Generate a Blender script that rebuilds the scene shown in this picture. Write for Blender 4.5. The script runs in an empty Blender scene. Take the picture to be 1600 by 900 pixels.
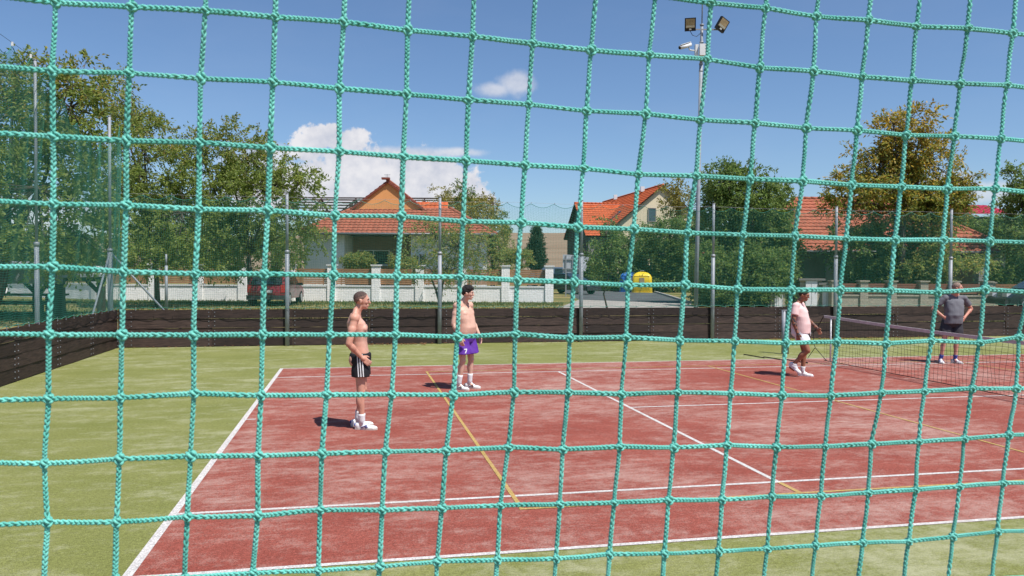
import bpy, bmesh, math, random
import numpy as np
from mathutils import Vector, Matrix
from mathutils.bvhtree import BVHTree
random.seed(7); rng = np.random.default_rng(7)
S = bpy.context.scene
C = S.collection
R = math.radians

# ------------------------------------------------------------------ camera
F = 1210.8; CAM = np.array([1.5002, -5.3813, 2.0230]); YAW, PIT, ROL = .19944, -.02275, .00524
fw = np.array([math.sin(YAW)*math.cos(PIT), math.cos(YAW)*math.cos(PIT), math.sin(PIT)])
_r = np.array([math.cos(YAW), -math.sin(YAW), 0.]); _u = np.cross(_r, fw)
rt = math.cos(ROL)*_r + math.sin(ROL)*_u; up = -math.sin(ROL)*_r + math.cos(ROL)*_u
FH = np.array([math.sin(YAW), math.cos(YAW), 0.]); RH = _r
cd = bpy.data.cameras.new('camera'); cam = bpy.data.objects.new('camera', cd); C.objects.link(cam)
cd.sensor_width = 36; cd.lens = F*36/1600; cd.clip_start = .02; cd.clip_end = 6000
M = Matrix(((rt[0], up[0], -fw[0], CAM[0]), (rt[1], up[1], -fw[1], CAM[1]), (rt[2], up[2], -fw[2], CAM[2]), (0, 0, 0, 1)))
cam.matrix_world = M; S.camera = cam
cd.dof.use_dof = True; cd.dof.focus_distance = 12.; cd.dof.aperture_fstop = 30.
# ------------------------------------------------------------------ world, sun, exposure
SUN_TO = np.array([.58, -.81, 0.]); SUN_TO /= np.linalg.norm(SUN_TO); SUN_EL = R(61)
W = bpy.data.worlds.new('World'); S.world = W; W.use_nodes = True
EXPO = 0.3
SUN_STRENGTH = 4.9; SKY_STRENGTH = .108
S.view_settings.view_transform = 'Standard'; S.view_settings.look = 'None'
S.view_settings.exposure = EXPO; S.view_settings.gamma = 1; S.view_settings.use_curve_mapping = False
sd = bpy.data.lights.new('sun', 'SUN'); sd.energy = SUN_STRENGTH; sd.angle = R(.53); sd.color = (1, .955, .89)
so = bpy.data.objects.new('sun', sd); C.objects.link(so)
sv = Vector((SUN_TO[0]*math.cos(SUN_EL), SUN_TO[1]*math.cos(SUN_EL), math.sin(SUN_EL)))
so.rotation_euler = sv.to_track_quat('Z', 'Y').to_euler(); so.location = (10, -10, 30)

def world_nodes():
    nt = W.node_tree; N = nt.nodes; L = nt.links; N.clear()
    def nd(t, **k):
        n = N.new(t)
        for a, b in k.items(): setattr(n, a, b)
        return n
    def ma(op, a, b=None, c=None, clamp=False):
        n = nd('ShaderNodeMath', operation=op, use_clamp=clamp)
        for i, x in enumerate((a, b, c)):
            if x is None: continue
            if isinstance(x, (int, float)): n.inputs[i].default_value = x
            else: L.new(x, n.inputs[i])
        return n.outputs[0]
    sky = nd('ShaderNodeTexSky', sky_type='NISHITA'); sky.sun_disc = False
    sky.sun_elevation = SUN_EL; sky.sun_rotation = math.atan2(SUN_TO[0], SUN_TO[1])
    sky.altitude = 200; sky.air_density = 1.0; sky.dust_density = .5; sky.ozone_density = 3.5
    bg = nd('ShaderNodeBackground'); bg.inputs[1].default_value = SKY_STRENGTH; tm = nd('ShaderNodeMix', data_type='RGBA', blend_type='MULTIPLY'); tm.inputs[0].default_value = 1; tm.inputs[7].default_value = (.77, .85, .94, 1); L.new(sky.outputs[0], tm.inputs[6]); L.new(tm.outputs[2], bg.inputs[0])
    tc = nd('ShaderNodeTexCoord'); sp = nd('ShaderNodeSeparateXYZ'); L.new(tc.outputs['Generated'], sp.inputs[0])
    az = ma('ARCTAN2', sp.outputs[0], sp.outputs[1]); el = ma('ARCSINE', sp.outputs[2])
    def noise(scale, detail, rough=.55, off=0., dist=0.):
        mp = nd('ShaderNodeMapping'); mp.inputs['Location'].default_value = (off, off*.7, off*.3); L.new(tc.outputs['Generated'], mp.inputs[0])
        n = nd('ShaderNodeTexNoise'); n.inputs['Scale'].default_value = scale; n.inputs['Detail'].default_value = detail
        n.inputs['Roughness'].default_value = rough; n.inputs['Distortion'].default_value = dist; L.new(mp.outputs[0], n.inputs[0]); return n.outputs[0]
    # cumulus: ellipses in azimuth / elevation, edges broken up by noise
    def azel(u, v):
        d = fw + rt*(u-800)/F - up*(v-450)/F; d = d/np.linalg.norm(d); return math.atan2(d[0], d[1]), math.asin(d[2])
    def blobs(lst, amp, n1, n2, lo, hi):
        best = None
        for u, v, ru, rv in lst:
            a0, e0 = azel(u, v)
            x = ma('DIVIDE', ma('SUBTRACT', az, a0), ru/F); y = ma('DIVIDE', ma('SUBTRACT', el, e0), rv/F)
            val = ma('SUBTRACT', 1., ma('SQRT', ma('ADD', ma('MULTIPLY', x, x), ma('MULTIPLY', y, y))))
            best = val if best is None else ma('SMOOTH_MAX', best, val, .18)
        nz = ma('ADD', ma('MULTIPLY', ma('SUBTRACT', n1, .5), amp), ma('MULTIPLY', ma('SUBTRACT', n2, .5), amp*.62))
        t = ma('ADD', best, nz)
        mr = nd('ShaderNodeMapRange', interpolation_type='SMOOTHSTEP'); mr.inputs[1].default_value = lo; mr.inputs[2].default_value = hi; L.new(t, mr.inputs[0])
        return mr.outputs[0], t
    nc = noise(58, 9, .62, 1.7); nd2 = noise(150, 6, .6, 8.3); nsc = noise(34, 6, .6, 2.4)
    nb = noise(26, 8, .6); nf = noise(62, 7, .62, 3.1); ns = noise(14, 5, .55, 5.2)
    cu, t1 = blobs([(500, 214, 44, 22), (545, 222, 38, 22), (478, 232, 30, 26), (560, 275, 105, 52), (480, 285, 70, 40), (650, 272, 78, 44),
                    (700, 288, 62, 40), (610, 315, 150, 36), (420, 300, 80, 36), (745, 310, 34, 24), (520, 203, 16, 12), (484, 210, 18, 14), (560, 212, 18, 13), (690, 262, 26, 16), (726, 282, 24, 18)], 1.15, nc, nd2, .0, .34)
    an, t2 = blobs([(640, 239, 125, 13), (715, 238, 60, 9), (590, 246, 110, 18), (390, 252, 60, 14), (420, 240, 60, 20)], .6, nb, nc, .0, .8)
    sm, t3 = blobs([(808, 130, 40, 22), (772, 140, 38, 14)], .9, nb, nf, .0, .75)
    lo, t4 = blobs([(1480, 290, 42, 24), (1545, 300, 40, 18), (1405, 300, 60, 12), (60, 330, 120, 30), (-300, 300, 160, 50), (2000, 300, 200, 46)], .9, nb, nf, .0, .6)
    # thin fair-weather veil over the whole sky
    mp = nd('ShaderNodeMapping'); mp.inputs['Scale'].default_value = (1, 1, 3.2); L.new(tc.outputs['Generated'], mp.inputs[0])
    nv = nd('ShaderNodeTexNoise'); nv.inputs['Scale'].default_value = 3.4; nv.inputs['Detail'].default_value = 7; nv.inputs['Roughness'].default_value = .6; L.new(mp.outputs[0], nv.inputs[0])
    mv = nd('ShaderNodeMapRange'); mv.inputs[1].default_value = .5; mv.inputs[2].default_value = .85; mv.inputs[4].default_value = .05; L.new(nv.outputs[0], mv.inputs[0])
    m = ma('MAXIMUM', ma('MULTIPLY', cu, .97), ma('MULTIPLY', an, .8))
    m = ma('MAXIMUM', m, ma('MULTIPLY', sm, .62)); m = ma('MAXIMUM', m, ma('MULTIPLY', lo, .55)); m = ma('MAXIMUM', m, mv.outputs[0])
    cr = nd('ShaderNodeValToRGB'); e = cr.color_ramp.elements
    e[0].position = .38; e[0].color = (.58, .61, .71, 1); e[1].position = .58; e[1].color = (.86, .85, .88, 1)
    L.new(ma('ADD', ma('MULTIPLY', ns, .35), ma('ADD', ma('MULTIPLY', nsc, .4), ma('MULTIPLY', nc, .25))), cr.inputs[0])
    cb = nd('ShaderNodeBackground'); cb.inputs[1].default_value = .80; L.new(cr.outputs[0], cb.inputs[0])
    mx = nd('ShaderNodeMixShader'); L.new(m, mx.inputs[0]); L.new(bg.outputs[0], mx.inputs[1]); L.new(cb.outputs[0], mx.inputs[2])
    out = nd('ShaderNodeOutputWorld'); L.new(mx.outputs[0], out.inputs[0])
world_nodes()

# ------------------------------------------------------------------ pixel helpers (1600 x 900 photograph)
GZ = .35                                  # ground level outside the sunken court
def ray(u, v): return fw + rt*(u-800)/F - up*(v-450)/F
def P(u, v, d):                           # point at horizontal forward distance d
    q = ray(u, v); return CAM + q*(d/(q@FH))
def onZ(u, v, z=0.):
    q = ray(u, v); return CAM + q*((z-CAM[2])/q[2])
def bg(r, d, z): return np.array([CAM[0], CAM[1], 0.]) + RH*r + FH*d + np.array([0, 0, z])
def ru(u, d): return float((P(u, 420, d)-CAM)@RH)
def zv(u, v, d): return float(P(u, v, d)[2])

# ------------------------------------------------------------------ materials
MATS = {}
def mat(name, col, rough=.6, var=0., vscale=3., bump=0., bscale=40., spec=.4, metal=0., col2=None, coords='Object', stretch=(1, 1, 1), detail=6, lo=.35, hi=.65, coat=0., trans=0.):
    if name in MATS: return MATS[name]
    m = bpy.data.materials.new(name); m.use_nodes = True; MATS[name] = m
    nt = m.node_tree; N = nt.nodes; L = nt.links; b = N['Principled BSDF']
    b.inputs['Roughness'].default_value = rough; b.inputs['Metallic'].default_value = metal; b.inputs['Specular IOR Level'].default_value = spec
    b.inputs['Coat Weight'].default_value = coat; b.inputs['Transmission Weight'].default_value = trans
    b.inputs['Base Color'].default_value = (*col, 1)
    tc = N.new('ShaderNodeTexCoord'); mp = N.new('ShaderNodeMapping'); mp.inputs['Scale'].default_value = stretch; L.new(tc.outputs[coords], mp.inputs[0])
    if var or col2:
        n = N.new('ShaderNodeTexNoise'); n.inputs['Scale'].default_value = vscale; n.inputs['Detail'].default_value = detail; L.new(mp.outputs[0], n.inputs[0])
        r = N.new('ShaderNodeValToRGB'); e = r.color_ramp.elements; e[0].position = lo; e[1].position = hi
        c2 = col2 or tuple(min(1, x*(1+var)) for x in col); c1 = col if col2 else tuple(x*(1-var) for x in col)
        e[0].color = (*c1, 1); e[1].color = (*c2, 1); L.new(n.outputs[0], r.inputs[0]); L.new(r.outputs[0], b.inputs['Base Color'])
    if bump:
        n2 = N.new('ShaderNodeTexNoise'); n2.inputs['Scale'].default_value = bscale; n2.inputs['Detail'].default_value = 5; L.new(mp.outputs[0], n2.inputs[0])
        bp = N.new('ShaderNodeBump'); bp.inputs['Strength'].default_value = bump; bp.inputs['Distance'].default_value = .02; L.new(n2.outputs[0], bp.inputs['Height']); L.new(bp.outputs[0], b.inputs['Normal'])
    return m
def nodes_of(m): return m.node_tree.nodes, m.node_tree.links, m.node_tree.nodes['Principled BSDF']

def turf_mat(name, c_dark, c_main, c_sand, sand_lo, sand_hi):
    m = mat(name, c_main, .9, spec=.12)
    N, L, b = nodes_of(m)
    tc = N.new('ShaderNodeTexCoord')
    def nz(scale, det, st=(1, 1, 1), rough=.6):
        mp = N.new('ShaderNodeMapping'); mp.inputs['Scale'].default_value = st; L.new(tc.outputs['Object'], mp.inputs[0])
        n = N.new('ShaderNodeTexNoise'); n.inputs['Scale'].default_value = scale; n.inputs['Detail'].default_value = det; n.inputs['Roughness'].default_value = rough
        L.new(mp.outputs[0], n.inputs[0]); return n.outputs[0]
    def ramp(src, lo, hi, c0, c1):
        r = N.new('ShaderNodeValToRGB'); e = r.color_ramp.elements; e[0].position = lo; e[1].position = hi; e[0].color = (*c0, 1); e[1].color = (*c1, 1); L.new(src, r.inputs[0]); return r.outputs[0]
    def mix(f, a, c, mode='MIX'):
        x = N.new('ShaderNodeMix'); x.data_type = 'RGBA'; x.blend_type = mode
        if isinstance(f, float): x.inputs[0].default_value = f
        else: L.new(f, x.inputs[0])
        L.new(a, x.inputs[6]); L.new(c, x.inputs[7]); return x.outputs[2]
    base = ramp(nz(1.1, 6, (.7, 1.2, 1)), .35, .68, c_dark, c_main)
    grain = ramp(nz(120, 3), .30, .72, (.52, .52, .52), (1.42, 1.42, 1.42))
    base = mix(1., base, grain, 'MULTIPLY')
    base = mix(1., base, ramp(nz(34, 4, (.9, 1.1, 1), .75), .33, .67, (.72, .72, .72), (1.25, 1.25, 1.25)), 'MULTIPLY')
    # sand infill: patches swept into streaks, broken into grains
    patch = nz(.38, 6, (.7, 1.1, 1), .65); streak = nz(2.4, 6, (.75, 1.4, 1), .65); fine = nz(75, 4, (1, 1, 1), .75); mid = nz(9, 5, (.8, 1.3, 1), .7)
    def mth(op, a, c):
        n = N.new('ShaderNodeMath'); n.operation = op
        for i, x in enumerate((a, c)):
            if isinstance(x, float): n.inputs[i].default_value = x
            else: L.new(x, n.inputs[i])
        return n.outputs[0]
    s = mth('ADD', mth('ADD', mth('MULTIPLY', patch, .34), mth('MULTIPLY', streak, .28)), mth('ADD', mth('MULTIPLY', fine, .28), mth('MULTIPLY', mid, .24)))
    mr = N.new('ShaderNodeMapRange'); mr.inputs[1].default_value = sand_lo; mr.inputs[2].default_value = sand_hi; L.new(s, mr.inputs[0])
    sand = N.new('ShaderNodeRGB'); sand.outputs[0].default_value = (*c_sand, 1)
    fin = mix(mr.outputs[0], base, sand.outputs[0]); L.new(fin, b.inputs['Base Color'])
    bp = N.new('ShaderNodeBump'); bp.inputs['Strength'].default_value = .55; bp.inputs['Distance'].default_value = .012; L.new(fine, bp.inputs['Height']); L.new(bp.outputs[0], b.inputs['Normal'])
    return m
M_GREEN = turf_mat('turf_green', (.175, .190, .055), (.220, .230, .078), (.47, .46, .32), .56, .80)
M_RED = turf_mat('turf_red', (.250, .064, .047), (.305, .090, .067), (.55, .43, .37), .545, .80)
def line_mat(name, c, sandc):
    return turf_mat(name, tuple(x*.9 for x in c), c, sandc, .56, .80)
M_WLINE = line_mat('line_white', (.60, .58, .56), (.50, .40, .35))
M_YLINE = line_mat('line_yellow', (.47, .32, .11), (.48, .30, .20))
M_GROUND = mat('dry_lawn', (.105, .115, .035), .95, col2=(.25, .20, .085), vscale=.35, bump=.6, bscale=18, detail=9, lo=.38, hi=.60, spec=.1)
M_FIELD = mat('ploughed_field', (.20, .145, .095), .95, col2=(.25, .19, .13), vscale=.08, bump=.5, bscale=2, spec=.1, stretch=(.3, 2, 1))
M_ASPH = mat('asphalt', (.085, .09, .095), .9, var=.18, vscale=.8, bump=.3, bscale=120, spec=.2)
M_PAVE = mat('pale_paving', (.30, .28, .25), .9, var=.12, vscale=1.2, bump=.3, bscale=60)
M_KERB = mat('kerb_concrete', (.32, .31, .29), .9, var=.15, vscale=4)
M_ZINC = mat('galvanised_steel', (.25, .27, .30), .5, var=.12, vscale=7, metal=.0, spec=.5)
M_ZINC2 = mat('weathered_steel', (.30, .31, .33), .55, var=.12, vscale=9, metal=.3)
M_BLACK = mat('black_plastic', (.012, .012, .013), .5, spec=.4)
M_WHITEP = mat('white_paint', (.68, .69, .70), .5, var=.05, vscale=3)
M_GLASS = mat('dark_glass', (.02, .03, .035), .08, spec=.8)
M_WIN = mat('window_glass', (.035, .06, .075), .06, spec=.9)
M_NETFAR = mat('perimeter_twine', (.035, .205, .150), .6, spec=.3)
M_NETBLACK = mat('black_twine', (.012, .012, .013), .7, spec=.2)

def plank_mat():
    m = mat('dark_stained_wood', (.022, .015, .013), .62, spec=.35)
    N, L, b = nodes_of(m)
    tc = N.new('ShaderNodeTexCoord'); oi = N.new('ShaderNodeObjectInfo')
    ad = N.new('ShaderNodeVectorMath'); ad.operation = 'ADD'; L.new(tc.outputs['Object'], ad.inputs[0])
    sc = N.new('ShaderNodeVectorMath'); sc.operation = 'SCALE'; sc.inputs['Scale'].default_value = 37.; L.new(oi.outputs['Random'], sc.inputs[0])
    cb = N.new('ShaderNodeCombineXYZ'); L.new(oi.outputs['Random'], cb.inputs[0]); L.new(oi.outputs['Random'], cb.inputs[2]); L.new(cb.outputs[0], sc.inputs[0]); L.new(sc.outputs[0], ad.inputs[1])
    mp = N.new('ShaderNodeMapping'); mp.inputs['Scale'].default_value = (1.6, 1.6, 16); L.new(ad.outputs[0], mp.inputs[0])
    n = N.new('ShaderNodeTexNoise'); n.inputs['Scale'].default_value = 2.2; n.inputs['Detail'].default_value = 9; n.inputs['Roughness'].default_value = .65; n.inputs['Distortion'].default_value = .6; L.new(mp.outputs[0], n.inputs[0])
    r = N.new('ShaderNodeValToRGB'); e = r.color_ramp.elements; e[0].position = .3; e[1].position = .75; e[0].color = (.014, .009, .008, 1); e[1].color = (.072, .045, .036, 1)
    L.new(n.outputs[0], r.inputs[0])
    v = N.new('ShaderNodeTexVoronoi'); v.inputs['Scale'].default_value = 3.1; L.new(ad.outputs[0], v.inputs[0])
    kr = N.new('ShaderNodeValToRGB'); k = kr.color_ramp.elements; k[0].position = .02; k[1].position = .09; k[0].color = (.35, .3, .3, 1); k[1].color = (1, 1, 1, 1); L.new(v.outputs['Distance'], kr.inputs[0])
    mx = N.new('ShaderNodeMix'); mx.data_type = 'RGBA'; mx.blend_type = 'MULTIPLY'; mx.inputs[0].default_value = 1; L.new(r.outputs[0], mx.inputs[6]); L.new(kr.outputs[0], mx.inputs[7])
    hv = N.new('ShaderNodeHueSaturation'); mr = N.new('ShaderNodeMapRange'); mr.inputs[3].default_value = .65; mr.inputs[4].default_value = 1.5; L.new(oi.outputs['Random'], mr.inputs[0]); L.new(mr.outputs[0], hv.inputs['Value'])
    L.new(mx.outputs[2], hv.inputs['Color']); L.new(hv.outputs[0], b.inputs['Base Color'])
    bp = N.new('ShaderNodeBump'); bp.inputs['Strength'].default_value = .35; bp.inputs['Distance'].default_value = .01; L.new(n.outputs[0], bp.inputs['Height']); L.new(bp.outputs[0], b.inputs['Normal'])
    return m
M_PLANK = plank_mat()

def leaf_mat(name, cols, tl=.52, seedpos=(0., .45, .8, 1.)):
    m = bpy.data.materials.new(name); m.use_nodes = True; MATS[name] = m
    N, L = m.node_tree.nodes, m.node_tree.links; b = N['Principled BSDF']; b.inputs['Roughness'].default_value = .5; b.inputs['Specular IOR Level'].default_value = .35
    g = N.new('ShaderNodeNewGeometry'); r = N.new('ShaderNodeValToRGB'); els = r.color_ramp.elements
    while len(els) < len(cols): els.new(.5)
    for i, c in enumerate(cols): els[i].position = i/(len(cols)-1); els[i].color = (*c, 1)
    L.new(g.outputs['Random Per Island'], r.inputs[0]); L.new(r.outputs[0], b.inputs['Base Color'])
    t = N.new('ShaderNodeBsdfTranslucent'); hv = N.new('ShaderNodeHueSaturation'); hv.inputs['Value'].default_value = 1.8; hv.inputs['Hue'].default_value = .49; L.new(r.outputs[0], hv.inputs['Color']); L.new(hv.outputs[0], t.inputs[0])
    mx = N.new('ShaderNodeMixShader'); mx.inputs[0].default_value = tl; L.new(b.outputs[0], mx.inputs[1]); L.new(t.outputs[0], mx.inputs[2]); L.new(mx.outputs[0], N['Material Output'].inputs[0])
    return m
M_LCHERRY = leaf_mat('cherry_leaves', [(.110, .165, .034), (.150, .210, .045), (.200, .260, .062), (.26, .30, .085)])
M_LTAN = leaf_mat('sunburnt_leaves', [(.16, .18, .035), (.21, .21, .045), (.27, .24, .055), (.24, .18, .045)])
M_LGREEN = leaf_mat('green_leaves', [(0.070, 0.127, 0.031), (0.099, 0.167, 0.042), (0.147, 0.217, 0.056), (0.202, 0.256, 0.074)])
M_LLIGHT = leaf_mat('light_leaves', [(0.116, 0.186, 0.046), (0.155, 0.225, 0.059), (0.209, 0.256, 0.070), (0.465, 0.388, 0.109)])
M_LCHEST = leaf_mat('chestnut_leaves', [(.100, .150, .030), (.140, .185, .036), (.210, .225, .045), (.33, .28, .055)])
M_LCHESTY = leaf_mat('yellowed_chestnut_leaves', [(.20, .20, .04), (.32, .27, .05), (.42, .31, .055), (.30, .19, .035)])
M_LCONIF = leaf_mat('conifer_leaves', [(.026, .060, .022), (.036, .075, .028), (.05, .09, .036)], .15)
M_LGOLD = leaf_mat('golden_conifer_leaves', [(0.186, 0.194, 0.034), (0.264, 0.240, 0.046), (0.326, 0.279, 0.062)], .2)
M_BARK = mat('bark', (.085, .068, .055), .9, var=.4, vscale=9, bump=.8, bscale=25, stretch=(3, 3, .6))
M_GRASS = leaf_mat('grass_blades', [(.06, .10, .022), (.085, .125, .030), (.13, .15, .04), (.20, .18, .07)], .3)

def roof_mat(name, col):
    m = mat(name, col, .72, var=.14, vscale=2.2, bump=.2, bscale=30, spec=.3); return m
M_TILE_A = roof_mat('terracotta_tiles', (.30, .095, .055))
M_TILE_B = roof_mat('bright_orange_tiles', (.44, .095, .030))
M_TILE_C = roof_mat('red_clay_tiles', (.33, .10, .055))
M_ORANGE = mat('orange_render', (.72, .33, .12), .9, var=.05, vscale=1.5, bump=.15, bscale=90)
M_CREAM = mat('cream_render', (.66, .57, .40), .9, var=.05, vscale=1.2, bump=.15, bscale=90)
M_WHITER = mat('white_render', (.74, .75, .76), .9, var=.05, vscale=1.5, bump=.15, bscale=90)
M_BROWNR = mat('brown_cladding', (.28, .175, .105), .8, var=.2, vscale=3, stretch=(1, 1, 8))
M_GREYR = mat('grey_render', (.22, .21, .20), .9, var=.1, vscale=2, bump=.15, bscale=90)
M_DARKW = mat('dark_timber', (.045, .030, .022), .8, var=.3, vscale=4, stretch=(6, 6, 1))
M_SLAT = mat('brown_slats', (.27, .135, .065), .6, var=.25, vscale=3, stretch=(1, 1, 8))
M_SLAT2 = mat('red_brown_slats', (.20, .085, .055), .6, var=.25, vscale=3, stretch=(1, 1, 8))
M_GUTTER = mat('grey_gutter', (.16, .165, .17), .5, metal=.3)
M_RUST = mat('rusty_steel', (.055, .036, .030), .8, var=.3, vscale=6)
M_REDMETAL = mat('red_sheet_roof', (.42, .022, .045), .45, var=.08, vscale=2)

def stone_mat(name, c1, c2, mortar, scale=3.2):
    m = mat(name, c1, .9, spec=.2)
    N, L, b = nodes_of(m); tc = N.new('ShaderNodeTexCoord'); sp = N.new('ShaderNodeSeparateXYZ'); cb = N.new('ShaderNodeCombineXYZ')
    L.new(tc.outputs['Object'], sp.inputs[0]); L.new(sp.outputs[0], cb.inputs[0]); L.new(sp.outputs[2], cb.inputs[1])
    br = N.new('ShaderNodeTexBrick'); br.inputs['Scale'].default_value = scale; br.inputs['Color1'].default_value = (*c1, 1); br.inputs['Color2'].default_value = (*c2, 1); br.inputs['Mortar'].default_value = (*mortar, 1)
    br.inputs['Mortar Size'].default_value = .012; br.inputs['Brick Width'].default_value = .7; br.inputs['Row Height'].default_value = .34; br.offset = .37; L.new(cb.outputs[0], br.inputs[0]); L.new(br.outputs[0], b.inputs['Base Color'])
    n = N.new('ShaderNodeTexNoise'); n.inputs['Scale'].default_value = 14; n.inputs['Detail'].default_value = 6; L.new(tc.outputs['Object'], n.inputs[0])
    ad = N.new('ShaderNodeMath'); ad.operation = 'SUBTRACT'; L.new(n.outputs[0], ad.inputs[0]); L.new(br.outputs['Fac'], ad.inputs[1])
    bp = N.new('ShaderNodeBump'); bp.inputs['Strength'].default_value = .6; bp.inputs['Distance'].default_value = .03; L.new(ad.outputs[0], bp.inputs['Height']); L.new(bp.outputs[0], b.inputs['Normal'])
    return m
M_SPLIT = stone_mat('white_split_stone', (.88, .87, .86), (.82, .81, .80), (.72, .71, .69))
M_STONE = stone_mat('grey_split_stone', (.40, .36, .28), (.33, .30, .24), (.24, .22, .19))

# ------------------------------------------------------------------ mesh helpers
class MB:
    def __init__(s): s.v = []; s.f = []
    def add(s, vs, fs):
        o = len(s.v); s.v += [tuple(map(float, x)) for x in vs]; s.f += [tuple(i+o for i in f) for f in fs]; return s
    def box(s, c, size, rz=0., R3=None):
        hx, hy, hz = size[0]/2, size[1]/2, size[2]/2; vs = []
        for x, y, z in ((-1, -1, -1), (1, -1, -1), (1, 1, -1), (-1, 1, -1), (-1, -1, 1), (1, -1, 1), (1, 1, 1), (-1, 1, 1)):
            p = Vector((x*hx, y*hy, z*hz))
            if R3 is not None: p = R3 @ p
            elif rz: p = Matrix.Rotation(rz, 3, 'Z') @ p
            vs.append((c[0]+p.x, c[1]+p.y, c[2]+p.z))
        return s.add(vs, [(0, 3, 2, 1), (4, 5, 6, 7), (0, 1, 5, 4), (1, 2, 6, 5), (2, 3, 7, 6), (3, 0, 4, 7)])
    def bar(s, a, b, w, h=None):
        a = Vector(a); b = Vector(b); d = b-a; q = d.to_track_quat('X', 'Z').to_matrix(); return s.box((a+b)/2, (d.length, w, h or w), R3=q)
    def tube(s, pts, rad, n=8, cap=True):
        pts = [Vector(p) for p in pts]; k = len(pts); rads = rad if hasattr(rad, '__len__') else [rad]*k
        vs = []; fs = []; prev = None
        for i, p in enumerate(pts):
            t = (pts[min(i+1, k-1)]-pts[max(i-1, 0)]).normalized()
            if prev is None:
                a = Vector((0, 0, 1)) if abs(t.z) < .9 else Vector((1, 0, 0)); e1 = t.cross(a).normalized()
            else: e1 = (prev-t*prev.dot(t)).normalized()
            prev = e1; e2 = t.cross(e1)
            for j in range(n):
                an = 2*math.pi*j/n; vs.append(p+(e1*math.cos(an)+e2*math.sin(an))*rads[i])
        for i in range(k-1):
            for j in range(n): fs.append((i*n+j, i*n+(j+1) % n, (i+1)*n+(j+1) % n, (i+1)*n+j))
        if cap: fs += [tuple(range(n))[::-1], tuple((k-1)*n+j for j in range(n))]
        return s.add(vs, fs)
    def poly(s, pts): return s.add(pts, [tuple(range(len(pts)))])
    def prism(s, pts, off):
        n = len(pts); off = np.array(off); vs = [np.array(p) for p in pts]+[np.array(p)+off for p in pts]
        return s.add(vs, [tuple(range(n))[::-1], tuple(range(n, 2*n))]+[(i, (i+1) % n, n+(i+1) % n, n+i) for i in range(n)])
    def ell(s, c, r, R3=None, nu=16, nv=10):
        vs = []; fs = []; c = Vector(c)
        for i in range(nv+1):
            th = math.pi*i/nv
            for j in range(nu):
                ph = 2*math.pi*j/nu; p = Vector((r[0]*math.sin(th)*math.cos(ph), r[1]*math.sin(th)*math.sin(ph), r[2]*math.cos(th)))
                if R3 is not None: p = R3 @ p
                vs.append(c+p)
        for i in range(nv):
            for j in range(nu): fs.append((i*nu+j, (i+1)*nu+j, (i+1)*nu+(j+1) % nu, i*nu+(j+1) % nu))
        return s.add(vs, fs)
    def cap(s, a, b, ra, rb, n=12):
        a = Vector(a); b = Vector(b); d = (b-a).normalized(); pts = []; rr = []
        for k in range(4): an = math.pi/2*(1-k/4); pts.append(a-d*ra*math.sin(an)); rr.append(max(ra*math.cos(an), ra*.02))
        pts += [a, b]; rr += [ra, rb]
        for k in range(1, 5): an = math.pi/2*k/4; pts.append(b+d*rb*math.sin(an)); rr.append(max(rb*math.cos(an), rb*.02))
        return s.tube(pts, rr, n)
    def loft(s, secs, n=28, ex=2.3):
        vs = []; fs = []
        for (cx, cy, cz, rx, ry) in secs:
            for j in range(n):
                an = 2*math.pi*j/n; c_, s_ = math.cos(an), math.sin(an)
                vs.append((cx+rx*math.copysign(abs(c_)**(2/ex), c_), cy+ry*math.copysign(abs(s_)**(2/ex), s_), cz))
        k = len(secs)
        for i in range(k-1):
            for j in range(n): fs.append((i*n+j, i*n+(j+1) % n, (i+1)*n+(j+1) % n, (i+1)*n+j))
        fs += [tuple(range(n))[::-1], tuple((k-1)*n+j for j in range(n))]
        return s.add(vs, fs)
    def mesh(s, name, m=None, smooth=False):
        me = bpy.data.meshes.new(name); me.from_pydata(s.v, [], s.f); me.update()
        if m: me.materials.append(m)
        if smooth: me.polygons.foreach_set('use_smooth', [True]*len(me.polygons))
        return me
    def build(s, name, m, parent=None, smooth=False, loc=None, rz=0.):
        return link(name, s.mesh(name, m, smooth), parent, loc, rz)
def link(name, me, parent=None, loc=None, rz=0.):
    o = bpy.data.objects.new(name, me); C.objects.link(o); o.parent = parent
    if loc is not None: o.location = loc
    if rz: o.rotation_euler = (0, 0, rz)
    return o
def npmesh(name, V, Q, m, parent=None, smooth=False):           # V (n,3), Q (k,3|4)
    V = np.asarray(V, np.float32); Q = np.asarray(Q, np.int32); me = bpy.data.meshes.new(name)
    me.vertices.add(len(V)); me.vertices.foreach_set('co', V.ravel()); k, w = Q.shape
    me.loops.add(k*w); me.loops.foreach_set('vertex_index', Q.ravel()); me.polygons.add(k)
    me.polygons.foreach_set('loop_start', np.arange(0, k*w, w, dtype=np.int32)); me.polygons.foreach_set('loop_total', np.full(k, w, np.int32))
    if smooth: me.polygons.foreach_set('use_smooth', np.ones(k, bool))
    me.update(calc_edges=True); me.validate(); me.materials.append(m)
    return link(name, me, parent)
def thing(name, label, cat, loc=(0, 0, 0), rz=0., group=None):
    o = link(name, None, None, tuple(map(float, loc)), rz); o.empty_display_size = .2; tag(o, label, cat, group); return o
def tag(o, label=None, cat=None, group=None, kind=None):
    if label: o['label'] = label
    if cat: o['category'] = cat
    if group: o['group'] = group
    if kind: o['kind'] = kind
    return o
def structure(o): o['kind'] = 'structure'; return o

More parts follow.
